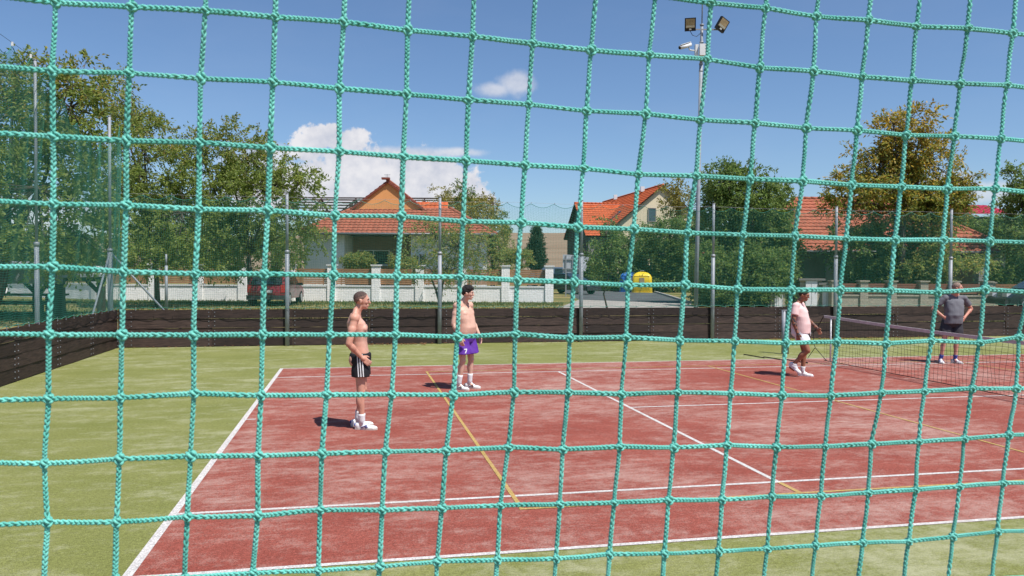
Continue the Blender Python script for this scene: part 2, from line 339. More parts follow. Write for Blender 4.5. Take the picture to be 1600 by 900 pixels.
# ------------------------------------------------------------------ terrain
XL, XR, YN, YF = -4.42, 28.2, -4.88, 15.86           # sunken court enclosure
def make_ground():
    xs = sorted(set(list(np.linspace(-3000, -160, 12))+list(np.linspace(-150, 170, 65))+list(np.linspace(180, 3000, 12))+[XL-.3, XL-.12, XR+.12, XR+.3]))
    ys = sorted(set(list(np.linspace(-1500, -60, 8))+list(np.linspace(-50, 220, 70))+list(np.linspace(230, 700, 40))+[1000, 1800, 3200]+[YN-.3, YN-.12, YF+.12, YF+.3]))
    V = []; 
    for y in ys:
        for x in xs:
            out = max(XL-.12-x, x-XR-.12, YN-.12-y, y-YF-.12)
            z = -.03 if out <= 1e-6 else GZ
            d = (np.array([x, y, 0])-CAM)@FH; r = (np.array([x, y, 0])-CAM)@RH
            if d > 130:                                   # the ploughed rise on the horizon
                z += 17.5*min(1, max(0, (d-130)/230))**1.3*(1+.12*math.sin(r*.01+1))
            V.append((x, y, z))
    nx = len(xs); Q = [(j*nx+i, j*nx+i+1, (j+1)*nx+i+1, (j+1)*nx+i) for j in range(len(ys)-1) for i in range(nx-1)]
    o = npmesh('ground', V, Q, M_GROUND); structure(o)
    o.data.materials.append(M_FIELD)
    for p in o.data.polygons:
        c = np.array(p.center); 
        if (c-CAM)@FH > 150: p.material_index = 1
make_ground()
def sheet(name, pts, z, m): return structure(MB().poly([(p[0], p[1], z) for p in pts]).build(name, m))
sheet('court_surround', [(XL, YN), (XR, YN), (XR, YF), (XL, YF)], 0., M_GREEN)
CL, CW = 23.77, 10.97
sheet('tennis_court', [(0, 0), (CL, 0), (CL, CW), (0, CW)], .002, M_RED)
def court_line(x0, y0, x1, y1, m, z): return sheet('court_line', [(x0, y0), (x1, y0), (x1, y1), (x0, y1)], z, m)
h = .05
for x in (0, CL-.065): court_line(x, .05, x+.065, CW-.05, M_WLINE, .004)
for y in (0, CW-h): court_line(0, y, CL, y+h, M_WLINE, .004 if y else .0041)
for y in (1.372-h/2, 9.601-h/2): court_line(.065, y, CL-.065, y+h, M_WLINE, .0047)
for x in (5.485, 18.285): court_line(x-h/2, 1.40, x+h/2, 9.575, M_WLINE, .004)
court_line(5.51, 5.485-h/2, 18.26, 5.485+h/2, M_WLINE, .004)
for x in (.065, CL-.185): court_line(x, 5.485-h/2, x+.12, 5.485+h/2, M_WLINE, .004)
for x in (2.885, 8.885, 14.885, 20.885): court_line(x-.02, 1.01, x+.02, 9.96, M_YLINE, .0065)
for y in (.985, 9.985): court_line(2.86, y-.02, 20.91, y+.02, M_YLINE, .0065)
court_line(5.46, 1.01, 5.51, 1.345, M_YLINE, .0065)
def gsheet(name, pix, z, m): return sheet(name, [onZ(u, v, z)[:2] for u, v in pix], z, m)
# road from the back of the village down to the lane behind the court
gsheet('lane', [(865, 484), (1110, 487), (1078, 474.5), (905, 468)], GZ+.005, M_PAVE)
gsheet('road', [(905, 468), (1078, 474.5), (1000, 450.5), (930, 441), (895, 435.5), (868, 433.5), (845, 436), (862, 447)], GZ+.010, M_ASPH)
k = MB()
kp = [onZ(u, v, GZ) for u, v in ((1078, 474.5), (1040, 462), (1000, 450.5), (930, 441))]
for a, b in zip(kp, kp[1:]): k.bar(a+np.array([0, 0, .05]), b+np.array([0, 0, .05]), .15, .13)
structure(k.build('kerb', M_KERB))
sheet('lane', [bg(-30, 26.5, 0)[:2], bg(40, 26.5, 0)[:2], bg(40, 23.5, 0)[:2], bg(-30, 23.5, 0)[:2]], GZ+.004, M_GROUND) if False else None

# ------------------------------------------------------------------ board-and-net enclosure
def plank_wall(root, length, nb, bay, axis, base, lefto=0.):
    """planks laid along local +X of root, face towards local -Y"""
    heights = [0.24, .235, .245, .235]; scr = MB()
    meshes = {}
    for b_ in range(nb):
        for half in range(2):
            x0 = b_*bay+half*bay/2; z = .012
            for k_, hh in enumerate(heights):
                w = bay/2-.002-random.random()*.003; gap = .001+random.random()**5*.014
                key = (round(w, 3), k_, random.randint(0, 5))
                if key not in meshes:
                    n = 6; mb = MB(); y0, y1 = -.022, .022; vs = []; rs = random.random
                    for i in range(n+1):
                        x = -w/2+w*i/n; wv = .0035*math.sin(i*1.3+rs()*6)+.002*rs(); wt = .0035*math.sin(i*1.9+rs()*6); wy = .006*math.sin(i*.8+rs()*6)
                        vs += [(x, y0+wy, wv), (x, y1+wy, wv), (x, y1+wy, hh-gap+wt), (x, y0+wy, hh-gap+wt)]
                    fs = [(0, 1, 2, 3), (4*n+3, 4*n+2, 4*n+1, 4*n)]
                    for i in range(n):
                        for j in range(4): fs.append((4*i+j, 4*i+4+j, 4*i+4+(j+1) % 4, 4*i+(j+1) % 4))
                    meshes[key] = mb.add(vs, fs).mesh('plank', M_PLANK)
                o = link('plank', meshes[key], root, (x0+bay/4, random.uniform(-.006, .006), z)); o.rotation_euler = (axis*random.uniform(.035, .075), random.uniform(-.0016, .0016), 0)
                for sx in (-w/2+.07, w/2-.07):
                    for sz in (.06, hh-.07): scr.box((x0+bay/4+sx, -.032, z+sz), (.017, .010, .017))
                z += hh
    return scr
def net_sheet(name, A, B, zt, zb, mesh_, m, parent, scal, amp, sag=0., rad=.0026, bulge=.05, seed=0, sway=0., post=None):
    """twine net in the vertical plane A->B; scalloped along the top where it hangs from clips"""
    A = np.array(A, float); B = np.array(B, float); Ld = np.linalg.norm(B-A); e = (B-A)/Ld; nrm = np.array([e[1], -e[0]])
    rg = np.random.default_rng(seed); nu = int(Ld/mesh_); nv = int((zt-zb)/mesh_)
    ph = rg.uniform(0, 6.28, 8)
    def pos(s, t):                    # s metres along, t 0..1 from bottom to top
        if callable(zt_f): top = zt_f(s)
        sc = np.abs(np.sin(np.pi*(s/scal)))**.8
        top = top-amp*sc
        hp = (1-t)
        droop = np.sin(np.pi*t)*(.05*np.sin(s*1.7+ph[0])+.03*np.sin(s*4.1+ph[1]))*sway
        botsc = .035*np.abs(np.sin(np.pi*s/.46))*(1-t)**12
        z = zb+(top-zb)*t+botsc-droop
        y = bulge*np.sin(np.pi*t)*(np.sin(s*.8+ph[2])*.6+np.sin(s*2.3+ph[3]+t*2)*.4)+.012*np.sin(s*9+t*14+ph[4])
        ss = s+.010*np.sin(t*17+s*3+ph[5])
        return np.stack([A[0]+e[0]*ss+nrm[0]*y, A[1]+e[1]*ss+nrm[1]*y, z], -1)
    zt_f = (lambda s: zt-sag(s)) if callable(sag) else (lambda s: zt+0*s)
    tri = np.array([[1, 0], [-.5, .866], [-.5, -.866]])*rad
    Vs = []; Qs = []; off = 0
    def strands(Pn, horizontal):       # Pn (k, n, 3)
        nonlocal off
        k_, n_, _ = Pn.shape
        if horizontal: a1 = np.array([0, 0, 1.]); a2 = np.array([nrm[0], nrm[1], 0])
        else: a1 = np.array([e[0], e[1], 0]); a2 = np.array([nrm[0], nrm[1], 0])
        V = (Pn[:, :, None, :]+tri[None, None, :, :1]*a1+tri[None, None, :, 1:]*a2)
        idx = off+np.arange(k_*n_*3).reshape(k_, n_, 3)
        for j in range(3):
            Qs.append(np.stack([idx[:, :-1, j], idx[:, 1:, j], idx[:, 1:, (j+1) % 3], idx[:, :-1, (j+1) % 3]], -1).reshape(-1, 4))
        Vs.append(V.reshape(-1, 3)); off += k_*n_*3
    ns = int(Ld/.12); s_ = np.linspace(0, Ld, ns); t_ = np.linspace(0, 1, nv+1)
    SS, TT = np.meshgrid(s_, t_); strands(pos(SS, TT), True)
    s2 = np.linspace(0, Ld, nu+1); t2 = np.linspace(0, 1, 15); TT, SS = np.meshgrid(t2, s2); strands(pos(SS, TT), False)
    o = npmesh(name, np.concatenate(Vs), np.concatenate(Qs), m, parent); o['kind'] = 'stuff'
    # selvedge cord, top and bottom
    cord = MB(); s3 = np.linspace(0, Ld, int(Ld/.08))
    cord.tube(pos(s3, s3*0+1), .006, 4); cord.tube(pos(s3, s3*0), .006, 4)
    cord.build('edge_cord', m, parent)
    return pos
def hooks(parent, A, B, z, step=.46):
    mb = MB(); A = Vector((*A, z)); B = Vector((*B, z)); n = int((B-A).length/step)
    for i in range(n+1):
        p = A.lerp(B, i/n); mb.tube([p+Vector((0, 0, -.035)), p+Vector((0, 0, .01)), p+Vector((.012, -.012, .03)), p+Vector((0, 0, .045))], .007, 5)
    mb.build('net_hook', M_ZINC, parent)['kind'] = 'stuff'
def fence_post(parent, x, y, h1, h2, r1=.055, r2=.038, z0=0., lean=0.):
    o = MB().tube([(x, y, z0), (x+lean*h1, y, h1)], r1, 12).build('post', M_ZINC, parent, True)
    MB().tube([(x+lean*h1, y, h1-.02), (x+lean*h2, y, h2)], r2, 10).build('upper_pole', M_ZINC, o, True)
    MB().tube([(x+lean*h1, y, h1-.03), (x+lean*h1, y, h1+.05)], r1+.007, 12).build('collar', M_ZINC2, o, True)
    MB().tube([(x+lean*h2, y, h2), (x+lean*h2, y, h2+.02)], r2+.006, 10).build('cap', M_ZINC2, o, True)
    return o

FX0 = -.26; BAY = 4.02
far = thing('board_fence', 'long dark plank fence with green net and steel posts behind the players', 'fence', (XL, YF, 0))
scr = plank_wall(far, 0, 8, BAY, -1, 0); 
fx = FX0-BAY-XL      # local x of the first bay
for o in list(far.children): o.location.x += fx+.12
for i, v in enumerate(scr.v): scr.v[i] = (v[0]+fx+.12, v[1], v[2])
scr.build('screws', M_ZINC, far)['kind'] = 'stuff'
MB().box(((fx+.115)/2+.012, .01, .485), (fx+.10, .06, .95)).build('corner_post', M_PLANK, far)
for i in range(0, 7): fence_post(far, FX0+BAY*i-XL, -.085, 2.47, 4.0)
NETF = net_sheet('net', (-.02, -.16), (28.6, -.16), 3.90, .99, .045, M_NETFAR, far, BAY/6, .13, rad=.0017, sway=.6, seed=3)
hooks(far, (0, -.12), (28.6, -.12), .985)
MB().tube([(x, -.15, 3.90+.012*math.sin(x*2)) for x in np.linspace(0, 28.6, 60)], .0025, 4).build('top_wire', M_ZINC2, far)
clips = MB()
for i in range(int(28.6/(BAY/6))+1): clips.box((i*BAY/6, -.155, 3.90), (.014, .014, .03))
clips.build('net_clip', M_ZINC2, far)['kind'] = 'stuff'

left = thing('board_fence', 'dark plank fence with tall green net running toward the viewer on the left', 'fence', (XL, YF-.03, 0), -math.pi/2)
# local +X runs towards -Y (world), local -Y is world -X ... planks mirrored so that faces look into the court
scr = plank_wall(left, 0, 5, BAY, 1, 0)
for i, v in enumerate(scr.v): scr.v[i] = (v[0], -v[1], v[2])
scr.build('screws', M_ZINC, left)['kind'] = 'stuff'
def sagL(s):                                            # the net hangs slack between the corner and the second post
    return np.where(s < 4.75, .95*np.sin(np.pi*np.clip((s+.6)/5.35, 0, 1))**1.1, .0)
NETL = net_sheet('net', (.0, .10), (19, .10), 5.90, .99, .045, M_NETFAR, left, .78, .26, sag=sagL, rad=.0021, bulge=.14, seed=5, sway=1.6)
hooks(left, (0, .06), (19, .06), .985)
for i, s in enumerate((4.75, 8.85, 12.9, 16.9)): fence_post(left, s, -.10, 2.47, 6.0, .044, .028)
MB().tube([(x, .08, 5.93+.012*math.sin(x*2)) for x in np.linspace(4.75, 19, 40)], .004, 4).build('top_wire', M_BLACK, left)
cp = fence_post(left, -.05, -.17, 2.47, 5.85, r1=.066, r2=.036, lean=-.004)
MB().tube([(-.05, -.17, 2.44), (1.75, -.20, .3)], .026, 8).build('brace', M_ZINC, cp, True)
MB().tube([(-.05, -.17, 2.44), (-.18, 1.62, .3)], .026, 8).build('brace', M_ZINC, cp, True)
clips = MB()
for i in range(int(19/.78)+1):
    s = i*.78
    if s > 4.7: clips.box((s, .09, 5.90), (.03, .03, .07))
clips.build('net_clip', M_WHITEP, left)['kind'] = 'stuff'

# dry leaves blown against the far boards
fl = MB()
for i in range(420):
    t = random.random(); x = random.choice([random.uniform(1.4, 3.4), random.uniform(13.5, 19), random.uniform(-4, 22)]); y = YF-.06-abs(random.gauss(0, .16))
    a = random.uniform(0, 6.28); s_ = random.uniform(.025, .05); z = .012+random.random()*.02; ca, sa = math.cos(a)*s_, math.sin(a)*s_
    fl.add([(x-ca, y-sa, z), (x+sa*.5, y-ca*.5, z+.012), (x+ca, y+sa, z+.004), (x-sa*.5, y+ca*.5, z+.014)], [(0, 1, 2, 3)])
tag(fl.build('fallen_leaves', leaf_mat('dead_leaves', [(.16, .07, .03), (.24, .12, .05), (.30, .17, .08)], .1)), 'dry brown leaves blown against the foot of the far boards', 'leaves', kind='stuff')

# ------------------------------------------------------------------ near ball-stop net (45 mm mesh, half a metre from the viewer)
def rope_mat():
    m = mat('teal_braided_rope', (.055, .40, .30), .55, spec=.35)
    N, L, b = nodes_of(m); tc = N.new('ShaderNodeTexCoord')
    n = N.new('ShaderNodeTexNoise'); n.inputs['Scale'].default_value = 38; n.inputs['Detail'].default_value = 4; L.new(tc.outputs['Object'], n.inputs[0])
    r = N.new('ShaderNodeValToRGB'); e = r.color_ramp.elements; e[0].position = .3; e[1].position = .7; e[0].color = (.095, .47, .395, 1); e[1].color = (.19, .62, .54, 1); L.new(n.outputs[0], r.inputs[0])
    n3 = N.new('ShaderNodeTexNoise'); n3.inputs['Scale'].default_value = 9; n3.inputs['Detail'].default_value = 7; n3.inputs['Roughness'].default_value = .7; L.new(tc.outputs['Object'], n3.inputs[0])
    r3 = N.new('ShaderNodeValToRGB'); e3 = r3.color_ramp.elements; e3[0].position = .36; e3[1].position = .62; e3[0].color = (.74, .74, .72, 1); e3[1].color = (1.1, 1.06, 1.06, 1); L.new(n3.outputs[0], r3.inputs[0])
    mx = N.new('ShaderNodeMix'); mx.data_type = 'RGBA'; mx.blend_type = 'MULTIPLY'; mx.inputs[0].default_value = 1; L.new(r.outputs[0], mx.inputs[6]); L.new(r3.outputs[0], mx.inputs[7]); L.new(mx.outputs[2], b.inputs['Base Color'])
    n2 = N.new('ShaderNodeTexNoise'); n2.inputs['Scale'].default_value = 1400; n2.inputs['Detail'].default_value = 2; L.new(tc.outputs['Object'], n2.inputs[0])
    bp = N.new('ShaderNodeBump'); bp.inputs['Strength'].default_value = .5; bp.inputs['Distance'].default_value = .0006; L.new(n2.outputs[0], bp.inputs['Height']); L.new(bp.outputs[0], b.inputs['Normal'])
    b.inputs['Sheen Weight'].default_value = .25; b.inputs['Sheen Roughness'].default_value = .4
    return m
M_ROPE = rope_mat()
ROWS = {   # crossings of the net read off the photograph, row by row (column 0 = leftmost)
 0: (10, [1110,5,1195,13,1277,25,1356,32,1432,41,1510,45,1582,52]),
 1: (0, [87,4,206,11,321,17,430,27,537,35,637,47,738,57,832,68,924,78,1014,86,1104,93,1186,106,1268,112,1347,120,1423,126,1498,131,1573,133]),
 2: (0, [83,112,203,115,313,122,426,128,530,138,635,147,732,156,826,163,917,173,1008,178,1095,187,1180,192,1260,200,1338,204,1416,211,1490,213,1561,217]),
 3: (0, [82,213,197,220,312,223,422,231,530,237,630,245,728,251,820,258,912,263,999,272,1087,275,1171,280,1253,283,1331,289,1408,292,1482,295,1554,295]),
 4: (0, [82,319,197,321,310,327,418,329,523,337,627,338,723,346,814,348,902,355,990,358,1075,364,1160,367,1243,369,1322,373,1398,375,1473,375,1545,377]),
 5: (0, [82,417,193,425,305,428,413,428,521,430,620,432,719,433,808,438,897,441,982,446,1069,445,1153,452,1235,453,1313,453,1390,454,1465,457,1537,452]),
 6: (0, [76,523,191,523,302,524,410,523,515,523,618,523,715,527,805,522,890,528,978,527,1062,532,1147,533,1227,536,1307,534,1385,537,1457,533,1527,535,1592,527]),
 7: (0, [76,623,188,622,302,616,408,618,510,617,612,617,708,617,803,613,887,613,971,616,1058,613,1142,615,1220,617,1297,618,1375,613,1446,612,1518,607,1587,607]),
 8: (0, [70,724,187,717,297,714,403,712,503,708,602,706,697,704,795,700,879,702,967,697,1052,699,1135,695,1212,698,1288,697,1362,694,1435,690,1508,686,1577,680]),
 9: (0, [73,817,182,816,293,807,403,805,500,798,597,797,690,793,782,790,874,787,959,785,1045,782,1127,780,1207,777,1282,775,1357,770,1430,765,1500,760,1567,755]),
 10: (4, [497,893,593,885,683,878,777,875,868,872,953,867,1038,865,1121,860,1199,858,1273,852,1348,848,1418,845,1488,838,1557,830])}
E1 = np.array([1.02265, .010635, -.02342])*.045; E2 = np.array([-.046947, .067065, -.973587])*.045; T0 = CAM+np.array([-.190699, .557836, .218643])
NN = np.cross(E1, E2); NN /= np.linalg.norm(NN)
I0, I1, J0, J1 = -2, 19, -2, 12
def build_near_net():
    root = thing('ball_stop_net', 'teal braided rope net with square mesh hanging close in front of the viewer', 'net', (T0[0], T0[1], GZ))
    node = {}
    meas = {}
    for j, (c0, l) in ROWS.items():
        for k_ in range(len(l)//2):
            q = ray(l[2*k_], l[2*k_+1]); meas[(c0+k_, j)] = CAM+q*(((T0-CAM)@NN)/(q@NN))
    res = {}
    for (i, j), p in meas.items(): res[(i, j)] = p-(T0+i*E1+j*E2)
    for i in range(I0, I1+1):
        for j in range(J0, J1+1):
            if (i, j) in meas: node[(i, j)] = meas[(i, j)]
            else:
                w = np.zeros(3); ws = 0
                for (a, b), r_ in res.items():
                    g = math.exp(-((a-i)**2+(b-j)**2)/3.); w += g*r_; ws += g
                node[(i, j)] = T0+i*E1+j*E2+(w/ws if ws > 1e-9 else 0)+rng.normal(0, .0006, 3)*[1, 0, 1]
            node[(i, j)] = node[(i, j)]+NN*rng.normal(0, .0010)
    def spline(pts, ds):
        pts = np.array(pts); n = len(pts); out = []
        for k_ in range(n-1):
            p0, p1, p2, p3 = pts[max(k_-1, 0)], pts[k_], pts[k_+1], pts[min(k_+2, n-1)]
            # mostly straight between the knots with a soft bend
            m1 = (p2-p0)*.5; m2 = (p3-p1)*.5; m1 = m1*.35+(p2-p1)*.65; m2 = m2*.35+(p2-p1)*.65
            m = max(2, int(np.linalg.norm(p2-p1)/ds)); t = np.linspace(0, 1, m, endpoint=False)[:, None]
            out.append((2*t**3-3*t**2+1)*p1+(t**3-2*t**2+t)*m1+(-2*t**3+3*t**2)*p2+(t**3-t**2)*m2)
        out.append(pts[-1:]); return np.concatenate(out)
    def braid(pts, name):
        PER = .0104; pa = spline(pts, .00110); n = len(pa)
        s = np.r_[0, np.cumsum(np.linalg.norm(np.diff(pa, axis=0), axis=1))]
        s = s+.0022*np.sin(s*90+rng.uniform(0, 6))+.0012*np.sin(s*210+rng.uniform(0, 6))+rng.uniform(0, .02)
        wob = .00035
        pa = pa+NN*(wob*np.sin(s*150+rng.uniform(0, 6)))[:, None]
        T = np.gradient(pa, axis=0); T /= np.linalg.norm(T, axis=1)[:, None]
        side = np.cross(T, NN); side /= np.linalg.norm(side, axis=1)[:, None]
        sides = 6; Vs = []; Qs = []; off = 0
        thick = 1+.05*np.sin(s*60+rng.uniform(0, 6))+.05*np.sin(s*23+rng.uniform(0, 6))+rng.uniform(-.05, .05)
        for k_ in range(3):
            ph = 2*math.pi*s/PER+2*math.pi*k_/3
            c = pa+side*(.00110*thick*np.sin(ph))[:, None]+NN*(.00072*np.sin(2*ph))[:, None]
            t2 = np.gradient(c, axis=0); t2 /= np.linalg.norm(t2, axis=1)[:, None]
            a1 = np.cross(t2, NN); a1 /= np.linalg.norm(a1, axis=1)[:, None]; a2 = np.cross(t2, a1)
            an = np.arange(sides)*2*math.pi/sides
            V = c[:, None, :]+.00091*thick[:, None, None]*(a1[:, None, :]*np.cos(an)[None, :, None]*1.0+a2[:, None, :]*np.sin(an)[None, :, None]*.92)
            idx = off+np.arange(n*sides).reshape(n, sides)
            for q in range(sides): Qs.append(np.stack([idx[:-1, q], idx[1:, q], idx[1:, (q+1) % sides], idx[:-1, (q+1) % sides]], -1))
            Vs.append(V.reshape(-1, 3)); off += n*sides
        V = np.concatenate(Vs)-np.array([T0[0], T0[1], GZ])
        return npmesh(name, V, np.concatenate(Qs), M_ROPE, root, True)
    for i in range(I0, I1+1): braid([node[(i, j)] for j in range(J0, J1+1)], 'vertical_rope')
    for j in range(J0, J1+1): braid([node[(i, j)] for i in range(I0, I1+1)], 'horizontal_rope')
    # interlaced knots: a few shapes shared by all crossings
    kinds = []
    B3 = np.array([E1/np.linalg.norm(E1), NN, -E2/np.linalg.norm(E2)]).T
    for q in range(5):
        mb = MB(); rg = random.Random(q)
        def arc(a, b, lift, bow, r_):
            a = np.array(a); b = np.array(b); pts = []
            for t in np.linspace(0, 1, 11):
                w = math.sin(math.pi*t); c = a*(1-t)+b*t; pr = np.array([-(b-a)[1], (b-a)[0]]); pr = pr/np.linalg.norm(pr)
                c = c+pr*bow*w; pts.append(B3@np.array([c[0], -lift*w, c[1]]))
            mb.tube(pts, [r_*(.55+.45*math.sin(math.pi*t)**.5) for t in np.linspace(0, 1, 11)], 7)
        e = .0046; j_ = lambda: rg.uniform(-.0007, .0007)
        for sg in (1, -1):
            arc((-e+j_(), -.0012+j_()), (j_(), e+j_()), .0019*sg, .0008, .00165); arc((j_(), e*1.05+j_()), (e+j_(), .0012+j_()), .0023*sg, .0008, .0016)
            arc((e+j_(), -.0010+j_()), (j_(), -e+j_()), .0021*sg, .0008, .00165); arc((j_(), -e*1.05+j_()), (-e+j_(), .0010+j_()), .0019*sg, .0008, .0016)
            arc((-e*.9, e*.75+j_()), (e*.9, -e*.55+j_()), .0030*sg, j_(), .00175)
        mb.ell((0, 0, 0), (.0030, .0022, .0030), nu=10, nv=6)
        kinds.append(mb.mesh('knot', M_ROPE, True))
    for (i, j), p in node.items():
        if i in (I0, I1) or j in (J0, J1): continue
        o = link('knot', kinds[random.randrange(5)], root, Vector(p)-Vector((T0[0], T0[1], GZ)))
        o.scale = (random.uniform(.52, .76), random.uniform(.58, .74), random.uniform(.52, .76))
    # the rest of the net, up to its head wire and out to the posts
    V = []; Q = []
    IA, IB, JA, JB = -34, 53, -40, 29; base = np.array([T0[0], T0[1], GZ]); mb = MB()
    G = lambda i, j: node[(i, j)] if (i, j) in node else T0+i*E1+j*E2+NN*.004*math.sin(i*.7+j*.4)
    for i in range(IA, IB+1):
        rows = [range(JA, JB+1)] if not I0 <= i <= I1 else [range(JA, J0+1), range(J1, JB+1)]
        for rr in rows: mb.tube([G(i, j)-base for j in rr], .0027, 5, False)
    for j in range(JA, JB+1):
        cols = [range(IA, IB+1)] if not J0 <= j <= J1 else [range(IA, I0+1), range(I1, IB+1)]
        for cc in cols: mb.tube([G(i, j)-base for i in cc], .0027, 5, False)
    o = mb.build('outer_mesh', M_ROPE, root, True); o['kind'] = 'stuff'
    for i in (IA, IB):
        a = G(i, JA); MB().tube([(a[0]-base[0], a[1]-base[1]+.05, 0), (a[0]-base[0], a[1]-base[1]+.05, 4.1-GZ)], .05, 10).build('post', M_ZINC, root, True)
    a, b = G(IA, JA)-base, G(IB, JA)-base; MB().tube([a+[0, .03, .01], b+[0, .03, .01]], .006, 5).build('head_wire', M_ZINC2, root)
build_near_net()

# ------------------------------------------------------------------ tennis net
def tennis_net():
    X = 11.885; root = thing('tennis_net', 'tennis net with pale band and black mesh sagging across the red court', 'tennis net', (X, 11.98, 0))
    ys = np.linspace(-1.62, -12.6, 90)                       # local y, 0 = far post
    zt = lambda y: 1.045-.105*math.sin(math.pi*np.clip((y+1.6)/-11, 0, 1))
    pb = MB(); b2 = MB()
    for k_, (a, b) in enumerate(zip(ys, ys[1:])): pb.prism([(-.010, a, zt(a)-.055), (.010, a, zt(a)-.055), (.012, a, zt(a)+.004), (-.012, a, zt(a)+.004)], (0, b-a, zt(b)-zt(a)))
    pb.build('head_band', mat('net_band', (.50, .45, .47), .8, var=.1, vscale=9), root)
    m = MB(); st = .10
    n = int(11/st)
    for i in range(n+1):
        y = -1.62-st*i; w = lambda z: .02*math.sin(z*5+i*.7)
        m.tube([(w(z), y+.018*math.sin(i*.9+z*4), z) for z in np.linspace(.03, zt(y)-.05, 7)], .0028, 3, False)
    for k_ in range(10):
        m.tube([(.02*math.sin(z0*5+y*7), y, max(.02, (zt(y)-.05)*k_/10+.015*math.sin(y*3+k_))) for y in ys for z0 in ((zt(y)-.05)*k_/10,)], .0028, 3, False)
    o = m.build('mesh', M_NETBLACK, root); o['kind'] = 'stuff'
    MB().tube([(0, y, .03) for y in ys[::6]], .006, 4).build('bottom_cord', M_NETBLACK, root)
    for y, h_ in ((-.0, 1.075), (-12.8, 1.075)):
        q = MB().tube([(-.045, y, 0), (-.045, y, h_)], .046, 14).build('post', M_ZINC, root, True)
        MB().tube([(.055, y-.03, 0), (.055, y-.03, h_-.02)], .032, 12).build('crank_tube', M_ZINC2, q, True)
        MB().box((0, y, h_), (.17, .1, .02)).build('cap', M_ZINC2, q)
    MB().tube([(0, -1.87, .02), (0, -1.87, 1.0)], .017, 8).build('end_rod', M_WHITEP, root, True)
    MB().tube([(0, -1.60, 1.03), (.0, -1.36, .76), (0, -1.20, .62), (0, -.05, .62)], .011, 5).build('strap', M_BLACK, root)
    MB().tube([(0, -1.20, .62), (0, -1.22, .38), (0, -1.28, .28)], .008, 5).build('strap', M_BLACK, root)
    MB().tube([(0, -1.28, .28), (0, -1.0, .02)], .008, 5).build('strap', M_BLACK, root); MB().tube([(0, -1.28, .28), (0, -1.72, .03)], .008, 5).build('strap', M_BLACK, root)
    MB().tube([(-1.2+.3*t, -.2-.8*t+.2*math.sin(t*9), .018) for t in np.linspace(0, 2.2, 20)], .012, 5).build('cord', M_NETBLACK, root)
tennis_net()

# ------------------------------------------------------------------ floodlight mast
def floodlight_mast():
    d = 26.; b = P(1087, 478, d); root = thing('floodlight_mast', 'tall grey steel mast with two floodlights and a security camera behind the fence', 'mast', (b[0], b[1], GZ), -YAW)
    z = lambda v: zv(1092, v, d)-GZ; px = d/F
    lean = (1092-1087)*px/z(40)
    X = lambda zz: lean*zz
    MB().tube([(0, 0, 0), (X(3), 0, 3), (X(z(100)), 0, z(100))], [.072, .066, .060], 14).build('pole', M_ZINC, root, True)
    MB().tube([(X(z(100)), 0, z(100)), (X(z(39)), 0, z(39))], .048, 14).build('pole', M_ZINC, root, True)
    MB().tube([(X(z(40)), 0, z(40)), (X(z(-40)), 0, z(-40))], .020, 8).build('antenna', M_ZINC, root, True)
    for v in (39, 66, 73, 88, 100, 111): MB().tube([(X(z(v)), 0, z(v)-.02), (X(z(v)), 0, z(v)+.02)], .068, 14).build('clamp', M_ZINC2, root, True)
    zz = z(47.5); x0 = X(zz)
    MB().bar((x0-.52, -.10, zz), (x0+.52, -.10, zz), .035).build('crossarm', M_ZINC2, root)
    for sx, yawl, tilt, rollz in ((-1, .25, .5, .03), (1, -.75, .9, .5)):
        e = link('floodlight', None, root, (x0+sx*.46+(.05 if sx > 0 else -.0), -.16, zz+.13))
        fl_ = MB().box((0, 0, 0), (.36, .10, .42))
        o = fl_.build('floodlight', M_BLACK, root, False, (x0+(-.43 if sx < 0 else .62), -.2, zz+.13)); o.rotation_euler = (R(18), R(0 if sx < 0 else 24), R(-12 if sx < 0 else 28))
        bpy.data.objects.remove(e)
        MB().box((0, -.053, .035), (.29, .012, .29)).build('lens', mat('lamp_lens', (.36, .27, .16), .25, var=.2, vscale=14), o)
        MB().box((0, -.060, -.06), (.27, .012, .06)).build('reflector', mat('reflector', (.6, .6, .6), .3, metal=.6), o)
        MB().box((0, -.057, -.15), (.07, .03, .05)).build('sensor', M_WHITEP, o)
        fin = MB()
        for q in range(9): fin.box((-.14+.035*q, .062, 0), (.008, .03, .3))
        fin.build('cooling_fins', M_BLACK, o)
        MB().bar((x0+sx*.22, -.10, zz), (x0+(-.43 if sx < 0 else .60), -.16, zz-.02), .04).build('bracket', M_ZINC2, root)
    MB().tube([(x0-.42, -.12, zz-.05), (x0-.34, -.13, zz-.2), (x0-.2, -.12, zz-.24), (x0-.06, -.1, zz-.12)], .010, 5).build('cable', M_BLACK, root)
    zb = z(80)
    MB().box((X(zb)-.17, -.03, zb), (.10, .16, .40)).build('junction_box', M_WHITEP, root); MB().box((X(zb)+.02, -.16, zb), (.24, .12, .38)).build('junction_box', M_WHITEP, root)
    MB().box((X(zb)+.18, -.02, zb+.1), (.05, .12, .22)).build('junction_box', M_ZINC2, root)
    MB().tube([(X(zb)-.2, -.05, zb), (X(zb)-.40, -.12, zb), (X(zb)-.46, -.14, zb+.08)], .022, 8).build('camera_arm', M_WHITEP, root, True)
    q = MB().tube([(X(zb)-.40, -.13, zb+.19), (X(zb)-.56, -.22, zb+.10), (X(zb)-.78, -.32, zb+.02)], [.072, .062, .060], 12).build('security_camera', M_WHITEP, root, True)
    MB().tube([(X(zb)-.775, -.318, zb+.024), (X(zb)-.80, -.33, zb+.012)], .052, 12).build('camera_lens', M_BLACK, q)
    MB().box((X(zb)-.60, -.22, zb+.17), (.42, .15, .012), R3=Matrix.Rotation(R(-22), 3, 'Y') @ Matrix.Rotation(R(22), 3, 'Z')).build('sun_hood', M_WHITEP, q)
